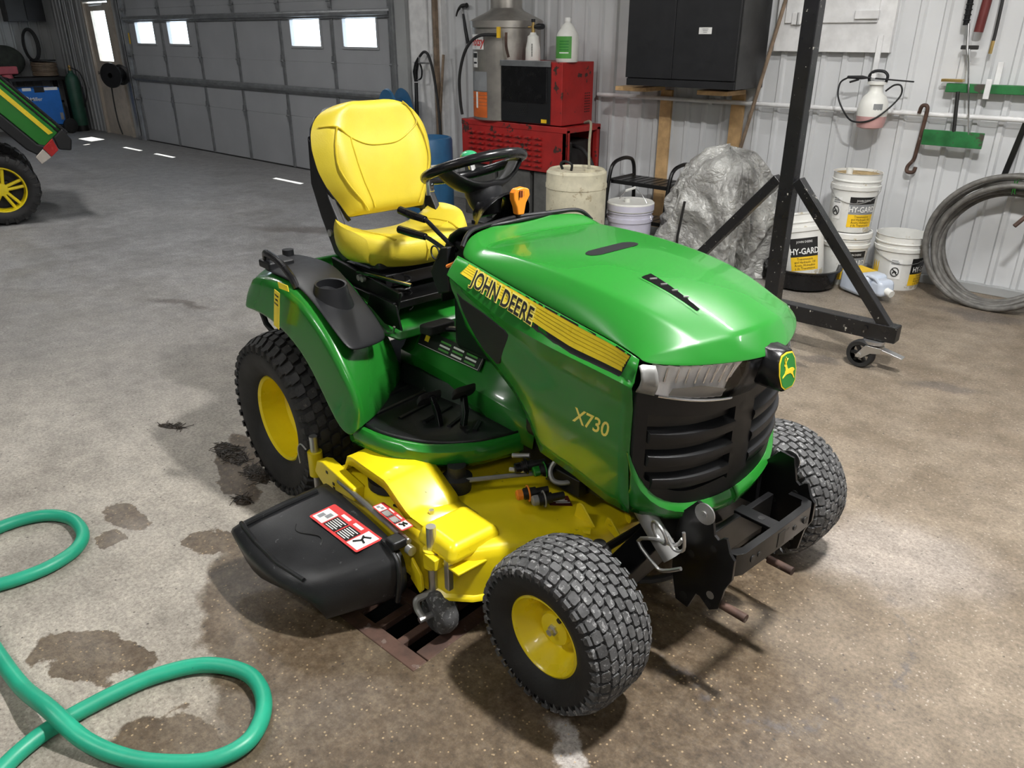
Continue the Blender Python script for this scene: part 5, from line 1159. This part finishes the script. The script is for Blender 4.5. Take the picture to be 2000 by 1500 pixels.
def hygard(o, R_, H, ac, full=True, icon=None):
    rr = lambda z: R_ * (.90 + .075 * min(1, z / (H * .72)))
    def sec(z0, z1, mt, w_=.62, e=.0012, nm='label', dc=0): return plab(o, rr(z0), rr(z1), z0, z1, ac + dc - w_, ac + dc + w_, mt, nm, e)
    sec(H * .10, H * .32, 'labelyellow'); sec(H * .32, H * .50, 'labelgrey' if full else 'printblack'); sec(H * .50, H * .62, 'printblack')
    def wt(zc, dc=0): return lambda x, y, e: ((rr(zc) + .004) * cos(ac + dc + x / R_), (rr(zc) + .004) * sin(ac + dc + x / R_), zc + y)
    text('HY-GARD', H * .135, wt(H * .405), 'printwhite', o, 'label_lettering', off=.0012, sx=.82)
    for k, s_ in enumerate(('Transmission', 'and Hydraulic Oil', 'Aceite Hidraulico', 'y de Transmision')): text(s_, H * .055, wt(H * (.285 - .05 * k)), 'printblack', o, 'label_lettering', sx=.9, res=1)
    text('JOHN DEERE', H * .05, wt(H * .56), 'printwhite', o, 'label_lettering', sx=.9, res=1)
    if icon is not None:
        a = icon; plab(o, rr(H * .22), rr(H * .60), H * .22, H * .60, a - .24, a + .24, 'printwhite', 'warning_print', .002)
        zc, R2 = H * .36, rr(H * .36) + .006; ww = lambda x, y: (R2 * cos(a + x / R_), R2 * sin(a + x / R_), zc + y)
        MB().tube([ww(.026 * cos(q), .030 * sin(q)) for q in [2 * pi * k / 24 for k in range(24)]], .003, 5, True).tube([ww(-.019, .021), ww(.019, -.021)], .003, 5).build('warning_symbol', 'printblack', o)
        MB().tube([ww(-.012, -.01), ww(0, .006), ww(.012, -.006)], .005, 6).build('warning_symbol', 'printblack', o)
        for k in range(3): plab(o, rr(H * .51) + .002, rr(H * .53) + .002, H * (.50 + .03 * k), H * (.515 + .03 * k), a - .18, a + .18 - .05 * k, 'labelgrey', 'warning_print', .002)
GB = 'oil pails stored along the wall'
CA = radians(-72)   # bearing that faces the camera from the pail corner
o = pail('oil_pail', 'white oil pail with grey lettering band, standing on another pail', (-1.935, 5.72, .3785), .158, .40, lid=False, group=GB, hollow=True, bail=radians(200)); hygard(o, .158, .40, CA + .50, True, CA - .72)
MB().lathe([(.150, .385), (.001, .385)], n=30).build('dirty_lid', pm('dirty_lid', (.42, .30, .14), .6, var=.4, scale=20), o); MB().cyl((-.03, -.09, .385), (-.03, -.09, .43), .022, n=14).build('spout', 'poly', o)
o = pail('oil_pail', 'white oil pail on the floor carrying another pail on top', (-1.935, 5.72, 0), .158, .37, group=GB); hygard(o, .158, .40, CA + .50)
o = pail('oil_pail', 'dirty white oil pail tilted over and resting in black pan', (-2.10, 5.41, .075), .165, .43, lid=False, group=GB, hollow=True, tilt=(radians(-4), radians(-13), 0)); hygard(o, .165, .43, CA + .28, False, CA - .9)
o = pail('oil_pail', 'open empty white pail on the floor beside the coiled hose', (-1.60, 5.86, 0), .172, .375, lid=False, group=GB, hollow=True, bail=radians(215)); hygard(o, .172, .375, CA + 1.15, False, CA - .10)
plab(o, .158, .163, .10, .22, CA - 1.25, CA - .85, 'labelyellow', 'label')
t = tag(MB().lathe([(.001, .004), (.20, .004), (.225, .02), (.245, .13), (.262, .138), (.262, .15), (.245, .15), (.225, .03), (.001, .02)], (-2.10, 5.42, 0), n=44).build('drain_pan', 'plastic_gloss', smooth=40), 'round black plastic oil drain pan under the tilted pail', 'pan')
tag(MB().lathe([(.001, 0), (.06, 0), (.068, .01), (.068, .03), (.06, .04), (.06, .18), (.066, .19), (.066, .21), (.001, .215)], (-2.36, 5.74, .16), (.9, -.3, .25), n=26).build('metal_filter', 'brass', smooth=40), 'brassy metal filter can lying behind the gantry mast', 'filter')
t = thing('fluid_jug', 'pale blue fluid jug with yellow label lying on its side', 'jug', (-1.66, 5.47, 0), radians(-28))
MB().box((-.04, 0, .085), (.26, .19, .155)).box((.13, 0, .095), (.13, .13, .11), tx=.8).build('body', 'jugblue', t, bevel=.032, seg=4)
MB().cyl((.185, -.01, .085), (.235, -.01, .075), .024, n=16).build('cap', 'poly', t); B((-.08, 0, .1645), (.15, .14, .002)).build('label', 'labelyellow', t); MB().tube(lin([(.06, -.07, .165), (.12, -.06, .158), (.155, -.05, .125)], 4), .012, 8).build('grip', 'jugblue', t)
o = pail('lidded_pail', 'translucent lavender pail with white lid and wire handle before the step stool', (-3.36, 5.06, 0), .170, .47, mat='paillavender', group=None)
plab(o, .162, .164, .14, .24, CA + .40, CA + .75, 'labelgrey', 'label', .003)
MB().lathe([(.176, .42), (.180, .425), (.180, .475), (.172, .483), (.15, .478), (.001, .475)], n=40).build('lid_cover', 'poly', o, smooth=30); MB().cyl((-.02, -.02, .47), (-.02, -.02, .505), .022, n=16).build('spout', 'poly', o)
MB().tube(lin([(.175, .03, .36), (.10, .04, .50), (-.02, .05, .575), (-.12, .04, .50), (-.175, .03, .36)], 6), .0035, 6).build('bail_wire', 'zinc', o); MB().tube([(-.08, .047, .545), (.0, .05, .578)], .010, 8).build('bail_grip', 'printwhite', o)
t = thing('step_stool', 'black metal step stool with arched tube sides and mesh treads', 'stool', (-3.59, 5.72, 0))
for s_ in (-1, 1):
    x = s_ * .29
    MB().tube(lin([(x, -.30, .0), (x, -.27, .25), (x, -.22, .56), (x, -.17, .655), (x, -.06, .685), (x, .05, .68), (x, .12, .64), (x, .15, .5), (x, .17, .02)], 6), .016, 10).build('side_frame', 'blacksteel', t, smooth=50)
    MB().tube([(x, -.225, .53), (x, .145, .53)], .012, 8).build('side_rail', 'blacksteel', t)
for (y, z, d) in ((-.05, .53, .30), (-.16, .25, .22)):
    tr = MB().box((0, y, z), (.57, d, .008)).box((0, y - d / 2, z - .012), (.57, .016, .032)).box((0, y + d / 2, z - .012), (.57, .016, .032)).build('tread', 'blacksteel', t, bevel=.003)
    for k in range(8):
        MB().box((-.25 + .0714 * k, y, z + .005), (.012, d * .9, .003)).build('tread_grip', 'darkmetal', tr)
def tarp():
    rows = []; n, m = 76, 22; rj = random.Random(11)
    for j in range(m + 1):
        h = j / m
        rr = (1 - max(0, (h - .5) / .5) ** 3.2) ** .48 * (.92 + .12 * sin(pi * min(1, h * 1.3))) if h < 1 else .001
        if h < .08: rr *= 1.0 + .12 * (.08 - h) / .08
        row = []
        for i in range(n):
            a = 2 * pi * i / n
            ex = .445 * (abs(cos(a)) ** .8) * (1 if cos(a) > 0 else -1); ey = .36 * (abs(sin(a)) ** .8) * (1 if sin(a) > 0 else -1)
            fx, fy = cos(a), sin(a)
            tw_ = a + .5 * noise.noise((fx * 1.5, fy * 1.5, h * 2.0 + 7)); gx_, gy_ = cos(tw_), sin(tw_)
            rid = lambda f_, hz, o__: .33 - abs(noise.noise((gx_ * f_ + o__, gy_ * f_, h * hz + o__)))
            fold = .07 * noise.noise((fx * 1.8, fy * 1.8, h * 1.5)) + .15 * rid(2.6, .5, 2) + .13 * rid(5.5, .9, 5) * (1.15 - .6 * h) + .07 * rid(10, 2.2, 1) - .075
            k = max(.001, rr * (1 + fold * 2.6))
            z = .90 * h + .05 * noise.noise((cos(a) * 2, sin(a) * 2, 5)) * h + .03 * noise.noise((cos(a) * 7 * rr, sin(a) * 7 * rr, 9 + h * 3)) * h
            jx, jy, jz = (rj.uniform(-.008, .008) for _ in range(3)); k = k if h < 1 else .001
            row.append((jx * rr + ex * k + .05 * h - .12 * max(0, .5 - h) * (cos(a) < 0) * 0, jy * rr + ey * k, max(.004, z + jz * (h > .05))))
        rows.append(row)
    return MB().grid(rows, True)
o = thing('tarp_covered_machine', 'crumpled silver tarp draped over a machine against the wall', 'tarp', (-2.81, 5.40, 0))
tp_ = tarp().build('tarp', 'tarp', o, smooth=180, sub=3)
cr = tp_.data.attributes.new('crease_edge', 'FLOAT', 'EDGE'); rj = random.Random(3)
for e in tp_.data.edges: cr.data[e.index].value = rj.choice((0, .3, .6, .9))
MB().tube([(-.06, -.385, .55), (-.085, -.40, .30), (-.09, -.395, .12)], .010, 6).build('strap', 'darkmetal', o)

# ================================================================== things hanging on the right wall
t = thing('pump_sprayer', 'white hand pump sprayer with pink liquid hanging on wall hook', 'sprayer', (-1.975, 5.895, 1.045))
MB().lathe([(.098, .085), (.100, .12), (.094, .17), (.075, .21), (.05, .235), (.044, .25), (.044, .285), (.062, .29), (.062, .305), (.04, .31), (.001, .312)], n=32).build('tank', 'poly', t, smooth=40)
MB().lathe([(.001, .01), (.05, .0), (.085, .012), (.094, .04), (.0985, .086)], n=32).build('liquid_level', 'polypink', t, smooth=50)
MB().tube(lin([(-.055, 0, .305), (-.06, 0, .345), (-.03, 0, .372), (.03, 0, .372), (.06, 0, .345), (.055, 0, .305)], 4), .010, 8).build('handle', 'plastic', t)
wd = MB().tube([(-.20, -.02, .330), (-.10, -.02, .331), (-.06, -.02, .330), (.10, -.02, .322), (.24, -.02, .315)], [.010, .013, .006, .005, .005], 8).build('wand', 'plastic', t); MB().tube([(-.18, -.02, .298), (-.12, -.02, .318)], .007, 8).build('wand_trigger', 'plastic', wd)
MB().tube(lin([(-.20, -.02, .325), (-.245, -.02, .29), (-.24, -.03, .20), (-.18, -.03, .10), (-.09, -.09, .05), (.02, -.10, .06), (.10, -.06, .12), (.17, -.02, .22), (.165, -.02, .285), (.12, -.02, .29), (.07, -.02, .25)], 6), .006, 8).build('hose', 'plastic', t, smooth=50)
MB().grid([[(.0985 * cos(a), .0985 * sin(a), z) for z in (.12, .17)] for a in [radians(-70 + 6 * i) for i in range(7)]]).build('label', 'labelgrey', t)
t = thing('green_beam', 'green steel beam end with brackets hung level on wall', 'beam', (-1.56, 6.03, 1.325))
B((.53, 0, 0), (1.08, .05, .055)).build('beam', 'lightgreen', t, bevel=.004); B((.02, -.005, .045), (.13, .06, .018)).build('end_plate', 'brass', t, bevel=.003); B((.24, -.03, .0), (.035, .012, .12)).build('bracket', 'white', t, bevel=.003); B((.27, .03, .085), (.035, .012, .15)).build('bracket_strap', 'white', t, bevel=.003)
t = thing('scraper_tool', 'floor scraper with wide green blade and short dark stem', 'scraper', (-1.455, 6.075, .975))
B((.0, -.10, .035), (.37, .02, .10)).build('blade', 'lightgreen', t, bevel=.003); MB().tube([(.0, -.10, .08), (-.03, -.095, .33)], .012, 8).build('stem', 'darkmetal', t)
tag(MB().tube(lin([(-1.70, 6.0, 1.16), (-1.685, 5.985, 1.205), (-1.655, 5.985, 1.205), (-1.650, 5.99, 1.15), (-1.675, 6.03, .92), (-1.685, 6.04, .85), (-1.715, 6.04, .80), (-1.71, 6.03, .765), (-1.67, 6.03, .765), (-1.66, 6.03, .80)], 5), .013, 8).build('hook_bar', 'rust', smooth=50), 'rusty iron bar with hooked end hanging from the conduit', 'bar')
t = thing('grease_gun', 'red grease gun with ribbed handle and hose hanging on wall', 'grease gun', (-1.47, 6.05, 1.58))
MB().tube([(.02, -.04, .08), (.05, -.04, .60)], .028, 12).build('barrel', 'darkred', t)
rb = MB().tube([(-.06, -.05, .12), (-.07, -.05, .60)], .018, 12).build('ribbed_lever', 'plastic_gloss', t)
for k in range(12): MB().ring((-.0605 - .0008 * k * .5, -.05, .15 + .03 * k), .018, .005, (0, 0, 1), 14, 6).build('rib', 'plastic', rb)
MB().tube([(-.045, -.05, .13), (-.02, -.05, -.02), (.01, -.05, -.10)], .009, 8).build('lever_rod', 'zinc', t); MB().box((-.01, -.04, -.01), (.10, .03, .025)).build('head', 'darkmetal', t, bevel=.004)
MB().tube(lin([(.10, -.05, .60), (.115, -.05, .35), (.12, -.05, .10), (.118, -.05, .02)], 4), .010, 8).build('hose', 'rubber', t); MB().cyl((.118, -.05, .03), (.116, -.05, -.045), .011, n=10).build('coupler', 'brass', t)
tag(MB().tube([(-1.475, 5.99, 1.56), (-1.44, 5.97, 1.40), (-1.362, 5.97, 1.045)], .006, 8).build('steel_rod', 'chrome'), 'thin bright steel rod hanging below the grease gun', 'rod')
tag(MB().box((-1.09, 6.04, .97), (.035, .015, .36), R=Matrix.Rotation(radians(8), 3, 'Y')).build('flat_bar', 'blacksteel', bevel=.002), 'flat black steel bar leaning on wall above the coiled hose', 'bar')
# coiled hose
o = thing('coiled_hose', 'thick grey rubber hose coiled upright against the wall', 'hose', (-.985, 5.755, 0))
for k in range(9):
    rnd = random.Random(k); R0 = .405 - .012 * (k % 5) + rnd.uniform(-.012, .012); y = -.10 + .024 * k; tl = rnd.uniform(-.05, .05)
    cx0 = rnd.uniform(-.03, .03)
    MB().tube([(cx0 + R0 * 1.04 * cos(q), y + .17 * (.5 + .5 * sin(q)) + .025 * sin(2 * q + k) + tl * cos(q), max(.018, R0 + .012 + R0 * .99 * sin(q))) for q in [2 * pi * i / 56 for i in range(56)]], .0175, 10, True).build('hose_turn', 'hosegrey', o, smooth=60)
MB().ring((-.01, .11, .765), .045, .004, (1, 0, 0), 20, 6).ring((-.03, .11, .765), .05, .003, (1, .2, 0), 20, 6).build('wire_tie', 'green_dark', o)
tag(MB().tube([(-.92, 5.66, .56), (-.80, 5.76, .73), (-.55, 5.985, 1.10)], [.013, .014, .014], 10).build('shovel_handle', 'rust'), 'brown wooden handle end leaning across the coiled hose', 'handle')

# ================================================================== far corner: welder, cylinder, bench, vise
t = thing('welder', 'blue wheeled welding machine standing before the workbench', 'welder', (-16.15, 5.20, 0), radians(0))
wb_ = MB().box((0, 0, .47), (.55, .66, .62)).build('case', 'blueweld', t, bevel=.012); B((.2765, 0, .755), (.004, .16, .09)).build('vent', 'printblack', wb_); B((.2765, -.20, .765), (.004, .14, .05)).build('panel_label', 'printwhite', wb_); B((.2765, .19, .765), (.004, .22, .05)).build('panel_label', 'printwhite', wb_)
text('Miller', .085, lambda x, y, e: (.279, -.08 + x, .60 + y), 'printwhite', wb_, 'brand_lettering', off=.001)
MB().cyl((.276, -.24, .60), (.279, -.24, .60), .055, n=24).build('brand_disc', 'printwhite', wb_); B((.2775, .28, .30), (.006, .05, .12)).build('outlet_plate', 'zinc', wb_)
B((0, .02, .13), (.60, .80, .05)).build('cart', 'plastic', t, bevel=.01)
for y in (-.36, .38): MB().lathe([(.03, -.03), (.10, -.03), (.13, -.02), (.13, .02), (.10, .03), (.03, .03)], (.30, y, .13), (1, .25, 0), 26, True).build('wheel', 'rubber', t, smooth=40)
MB().tube(lin([(.25, -.38, .75), (.25, -.42, .92), (.1, -.42, .95), (-.1, -.42, .95)], 4), .016, 8).build('handle', 'plastic', t)
t = thing('gas_cylinder', 'green gas cylinder with brass valve standing beside the welder', 'gas cylinder', (-16.1, 5.86, 0))
MB().lathe([(.001, .10), (.115, .10), (.12, .12), (.12, .86), (.105, .93), (.06, .985), (.04, 1.0), (.04, 1.04)], n=30).build('bottle', 'cyl', t, smooth=40); MB().cyl((0, 0, 1.03), (0, 0, 1.13), .022, n=12).cyl((-.05, 0, 1.09), (.05, 0, 1.09), .016, n=10).build('valve', 'brass', t); MB().cyl((0, 0, .0), (0, 0, .10), .11, n=20).build('foot', 'darkmetal', t)
MB().tube(lin([(.05, 0, 1.09), (.15, .10, 1.0), (.17, .15, .7), (.05, .1, .4)], 5), .010, 8).build('gas_hose', 'rubber', t)
t = thing('workbench', 'dark steel workbench along the far corrugated wall', 'bench', (-16.68, 4.6, 0))
B((0, 0, .90), (.58, 2.6, .06)).build('top', 'darkmetal', t, bevel=.006); B((-.05, 0, .50), (.42, 2.4, .04)).build('shelf', 'darkmetal', t, bevel=.006)
for x in (-.24, .24):
    for y in (-1.25, 1.25): B((x, y, .435), (.06, .06, .87)).build('leg', 'darkmetal', t)
t = thing('bench_vise', 'red bench vise bolted on the workbench', 'vise', (-16.47, 4.93, .93))
MB().cyl((0, 0, 0), (0, 0, .06), .10, .08, n=20).build('swivel_base', 'pink', t); B((0, 0, .13), (.13, .36, .13)).build('body', 'pink', t, bevel=.02); B((0, -.24, .15), (.15, .05, .16)).build('jaw', 'pink', t, bevel=.01); B((0, -.16, .215), (.16, .03, .04)).build('jaw_face', 'zinc', t); MB().cyl((-.12, -.30, .10), (.12, -.30, .10), .01, n=8).build('handle', 'zinc', t)
t = thing('covered_grinder', 'olive cloth cover over a rounded machine on the bench', 'cover', (-16.82, 5.05, .93))
MB().sph((0, 0, .27), (.12, .34, .265), 24, 14).build('cloth_cover', 'olive', t, smooth=60); MB().tube(lin([(0, -.12, .45), (0, -.16, .58), (0, -.05, .52)], 4), .02, 8).build('peak', 'olive', t)
t = thing('coiled_cable', 'coil of brown cable lying on the workbench end', 'cable', (-16.62, 5.62, .945))
for k in range(8): MB().ring((0, 0, .02 + .028 * k), .20 - .006 * (k % 3), .016, (.03, .02 * (k % 3), 1), 30, 8).build('cable_turn', 'woodgrey', t, smooth=60)
MB().cyl((0, 0, .25), (0, 0, .27), .21, n=26).build('cover_disc', 'plastic', t)
t = thing('hanging_leads', 'loop of dark welding leads hanging on the corrugated wall', 'cable', (-16.9, 5.56, 1.2))
for k in range(3): MB().tube([(.03 + .012 * k, (.10 + .02 * k) * cos(q), .26 + (.24 + .02 * k) * sin(q)) for q in [2 * pi * i / 30 for i in range(30)]], .010, 8, True).build('lead', 'rubber', t, smooth=60)
t = thing('small_cabinet', 'black two-door cabinet hung high on the far grey wall', 'cabinet', (-16.84, 5.55, 1.845))
B((0, 0, .45), (.26, .62, .90)).build('body', 'cabgrey', t, bevel=.004)
for s_ in (-1, 1): B((.137, s_ * .155, .45), (.016, .30, .86)).build('door', 'cabinet' if s_ > 0 else 'cabgrey', t, bevel=.003)
t = thing('wall_hose_reel', 'black hose reel mounted on the post beside the entry door', 'reel', (-13.98, 5.78, 1.03))
MB().lathe([(.04, -.14), (.155, -.14), (.16, -.12), (.12, -.10), (.12, .08), (.19, .10), (.19, .13), (.04, .14)], (0, 0, 0), (.55, -1, 0), 32).build('drum', 'plastic', t, smooth=40); B((0, .12, 0), (.10, .12, .10)).build('wall_bracket', 'plastic', t)
MB().tube(lin([(-.10, -.06, -.08), (-.14, -.06, -.4), (-.10, -.07, -.72), (-.02, -.07, -.92)], 5), .012, 8).build('hose', 'rubber', t)
for i, (x, lb_) in enumerate(((-16.45, 'thin grey wall conduit nearest the far room corner'), (-16.22, 'thin grey wall conduit between two others near the gas cylinder'), (-15.9, 'thin grey wall conduit nearest the entry door jamb'))): tag(MB().tube([(x, YW - .045, .75 if i else .85), (x, YW - .045, 3.6)], .014, 8).build('wall_conduit', 'galv'), lb_, 'pipe', 'conduits beside the entry door')

# ================================================================== utility vehicle with its dump bed raised
t = thing('utility_vehicle', 'green utility vehicle with yellow stripe and its cargo bed tipped up', 'vehicle', (-8.39, 2.27, 0), math.atan2(.965, .26))
# local frame: x rearwards along the vehicle, y away from the camera side is +, z up
def gw(cy, sd):
    R_, w_ = .325, .25
    tr = MB().lathe([(.20, -.09), (.22, -.115), (.27, -.125), (.305, -.11), (.312, -.06), (.314, 0), (.312, .06), (.305, .11), (.27, .125), (.22, .115), (.20, .09)], (-.035, cy, .325), (0, 1, 0), 56).build('tire', 'rubber', t, smooth=45)
    b = MB()
    for k in range(22):
        for s_ in (-1, 1):
            a = 2 * pi * (k + (.5 if s_ > 0 else 0)) / 22
            pts = []
            for (yy, da, rr) in ((.005, .02, .322), (.06, .11, .324), (.115, .06, .316), (.128, .06, .275)):
                pts.append((s_ * yy, a + da, rr))
            rows = [[(-.035 + r2 * cos(aa), cy + yy, .325 + r2 * sin(aa)) for r2, aa in ((rr - .02, aa0 - .055), (rr, aa0 - .04), (rr, aa0 + .04), (rr - .02, aa0 + .055))] for yy, aa0, rr in pts]
            b.grid(rows)
    b.build('tread', 'treaddark', tr, smooth=30)
    o_ = -sd
    rim = MB().lathe([(.205, -.10), (.212, .085), (.205, .10), (.195, .098), (.185, .06), (.178, .02)], (-.035, cy, .325), (0, sd, 0), 44).build('rim', 'yellow', t, smooth=40)
    MB().lathe([(.178, -.04), (.001, -.045)], (-.035, cy, .325), (0, sd, 0), 30).build('brake_backing', 'darkmetal', rim)
    for k in range(5):
        a = 2 * pi * k / 5 + .25
        for d_ in (-.16, .16):
            p0 = Vector((-.035 + .05 * cos(a + d_ * 2), cy + sd * .065, .325 + .05 * sin(a + d_ * 2))); p1 = Vector((-.035 + .19 * cos(a + d_), cy + sd * .055, .325 + .19 * sin(a + d_)))
            MB().tube([p0, p1], .015, 8).build('wheel_spoke', 'yellow', rim)
    MB().lathe([(.06, .05), (.055, .08), (.025, .085), (.001, .085)], (-.035, cy, .325), (0, sd, 0), 22).build('wheel_hub', 'yellow', rim)
gw(.0 + .125, -1); gw(1.15, 1)
tb = radians(50)
def bd(a, c_):
    a = a + .10
    return (.182 + a * cos(tb) + c_ * sin(tb), 1.302 - a * sin(tb) + c_ * cos(tb))  # a along the bed towards its tail, c_ outward normal to the rail
def bed(poly, y0, y1, nm, mt, bev=.004, par=None):
    return MB().prism([bd(a, c_) for a, c_ in poly], lambda a, c_, h: (a, h, c_), y0, y1).build(nm, mt, par or t, bevel=bev)
bed([(-1.0, -.06), (.50, -.06), (.50, -.25), (-1.0, -.25)], .0, .03, 'bed_side', 'green')
bed([(-1.0, -.085), (.475, -.085), (.46, -.125), (-1.0, -.125)], -.006, .002, 'bed_stripe', 'stripe', .001)
bed([(-1.0, -.255), (.45, -.255), (.53, -.20), (.53, -.33), (.42, -.36), (-1.0, -.345)], -.02, .06, 'lower_rail', 'plastic', .015)
bed([(-1.0, .01), (.56, .01), (.56, -.02), (-1.0, -.02)], .0, .035, 'top_rail', 'plastic_gloss', .01)
bed([(-1.0, -.035), (.50, -.035), (.50, -.055), (-1.0, -.055)], .0, .03, 'bed_side_rail', 'plastic_gloss', .006)
bed([(.50, .0), (.62, -.02), (.68, -.10), (.60, -.17), (.50, -.12)], -.02, .08, 'corner_post', 'plastic', .015)
bed([(.50, -.13), (.60, -.175), (.60, -.265), (.50, -.255)], -.025, .05, 'tail_lamp_red', 'taillight_red', .006)
bed([(.505, -.26), (.60, -.27), (.585, -.375), (.51, -.36)], -.025, .05, 'tail_lamp_clear', 'taillight_clear', .006)
bed([(-1.0, -.24), (.50, -.24), (.50, -.29), (-1.0, -.29)], .03, 1.2, 'bed_floor', 'plastic')
bed([(.46, .0), (.50, .0), (.50, -.29), (.46, -.29)], .03, 1.2, 'tailgate', 'green')
bed([(-1.0, 0), (.50, 0), (.50, -.25), (-1.0, -.25)], 1.2, 1.24, 'bed_side', 'green')
B((-.5, .62, .45), (1.1, .9, .14)).build('chassis', pm('muddy_chassis', (.10, .08, .06), .8, var=.4, bump=.5, bscale=40), t, bevel=.02)
B((-.03, .62, .325), (.14, 1.0, .14)).build('rear_axle', 'darkmetal', t, bevel=.02)
MB().tube([(-.05, .25, .50), (-.25, .25, .95)], .03, 10).build('bed_lift_strut', 'darkmetal', t)

# ================================================================== yellow paper tag on the fender handle
t = thing('paper_tag', 'yellow paper tag with handwriting tied to the fender grab handle', 'tag', (-2.3664, 1.9667, 0), -.1048)
tagf = lambda a, c_, h: (.162 + a * .92 - c_ * .55, -.578 - h - .02 * (1 - c_ / .14) * 0 - .10 * (c_), .862 - c_)
MB().prism([(-.028, 0.005), (.028, 0.005), (.028, .145), (-.028, .145)], lambda a, c_, h: (.175 + a - c_ * .30, -.628 - h - a * .15, .872 - c_), 0, .0012).build('tag_sheet', 'tagyellow', t, smooth=0)
MB().prism([(-.04, -.006), (.05, -.016), (.055, .004), (-.035, .014)], lambda a, c_, h: (.185 + a, -.612 - h - a * .1, .882 - c_), 0, .0015).build('tag_tie', 'tagyellow', t, smooth=0)
for k, wv in enumerate((.018, .014, .020)):
    MB().tube([(.175 - wv + 2 * wv * q / 12 - (.022 + .016 * k) * .30, -.6305 - (-wv + 2 * wv * q / 12) * .15, .872 - (.022 + .016 * k) + .004 * sin(q * 1.9 + k)) for q in range(13)], .0008, 4).build('handwriting', 'printblack', t)
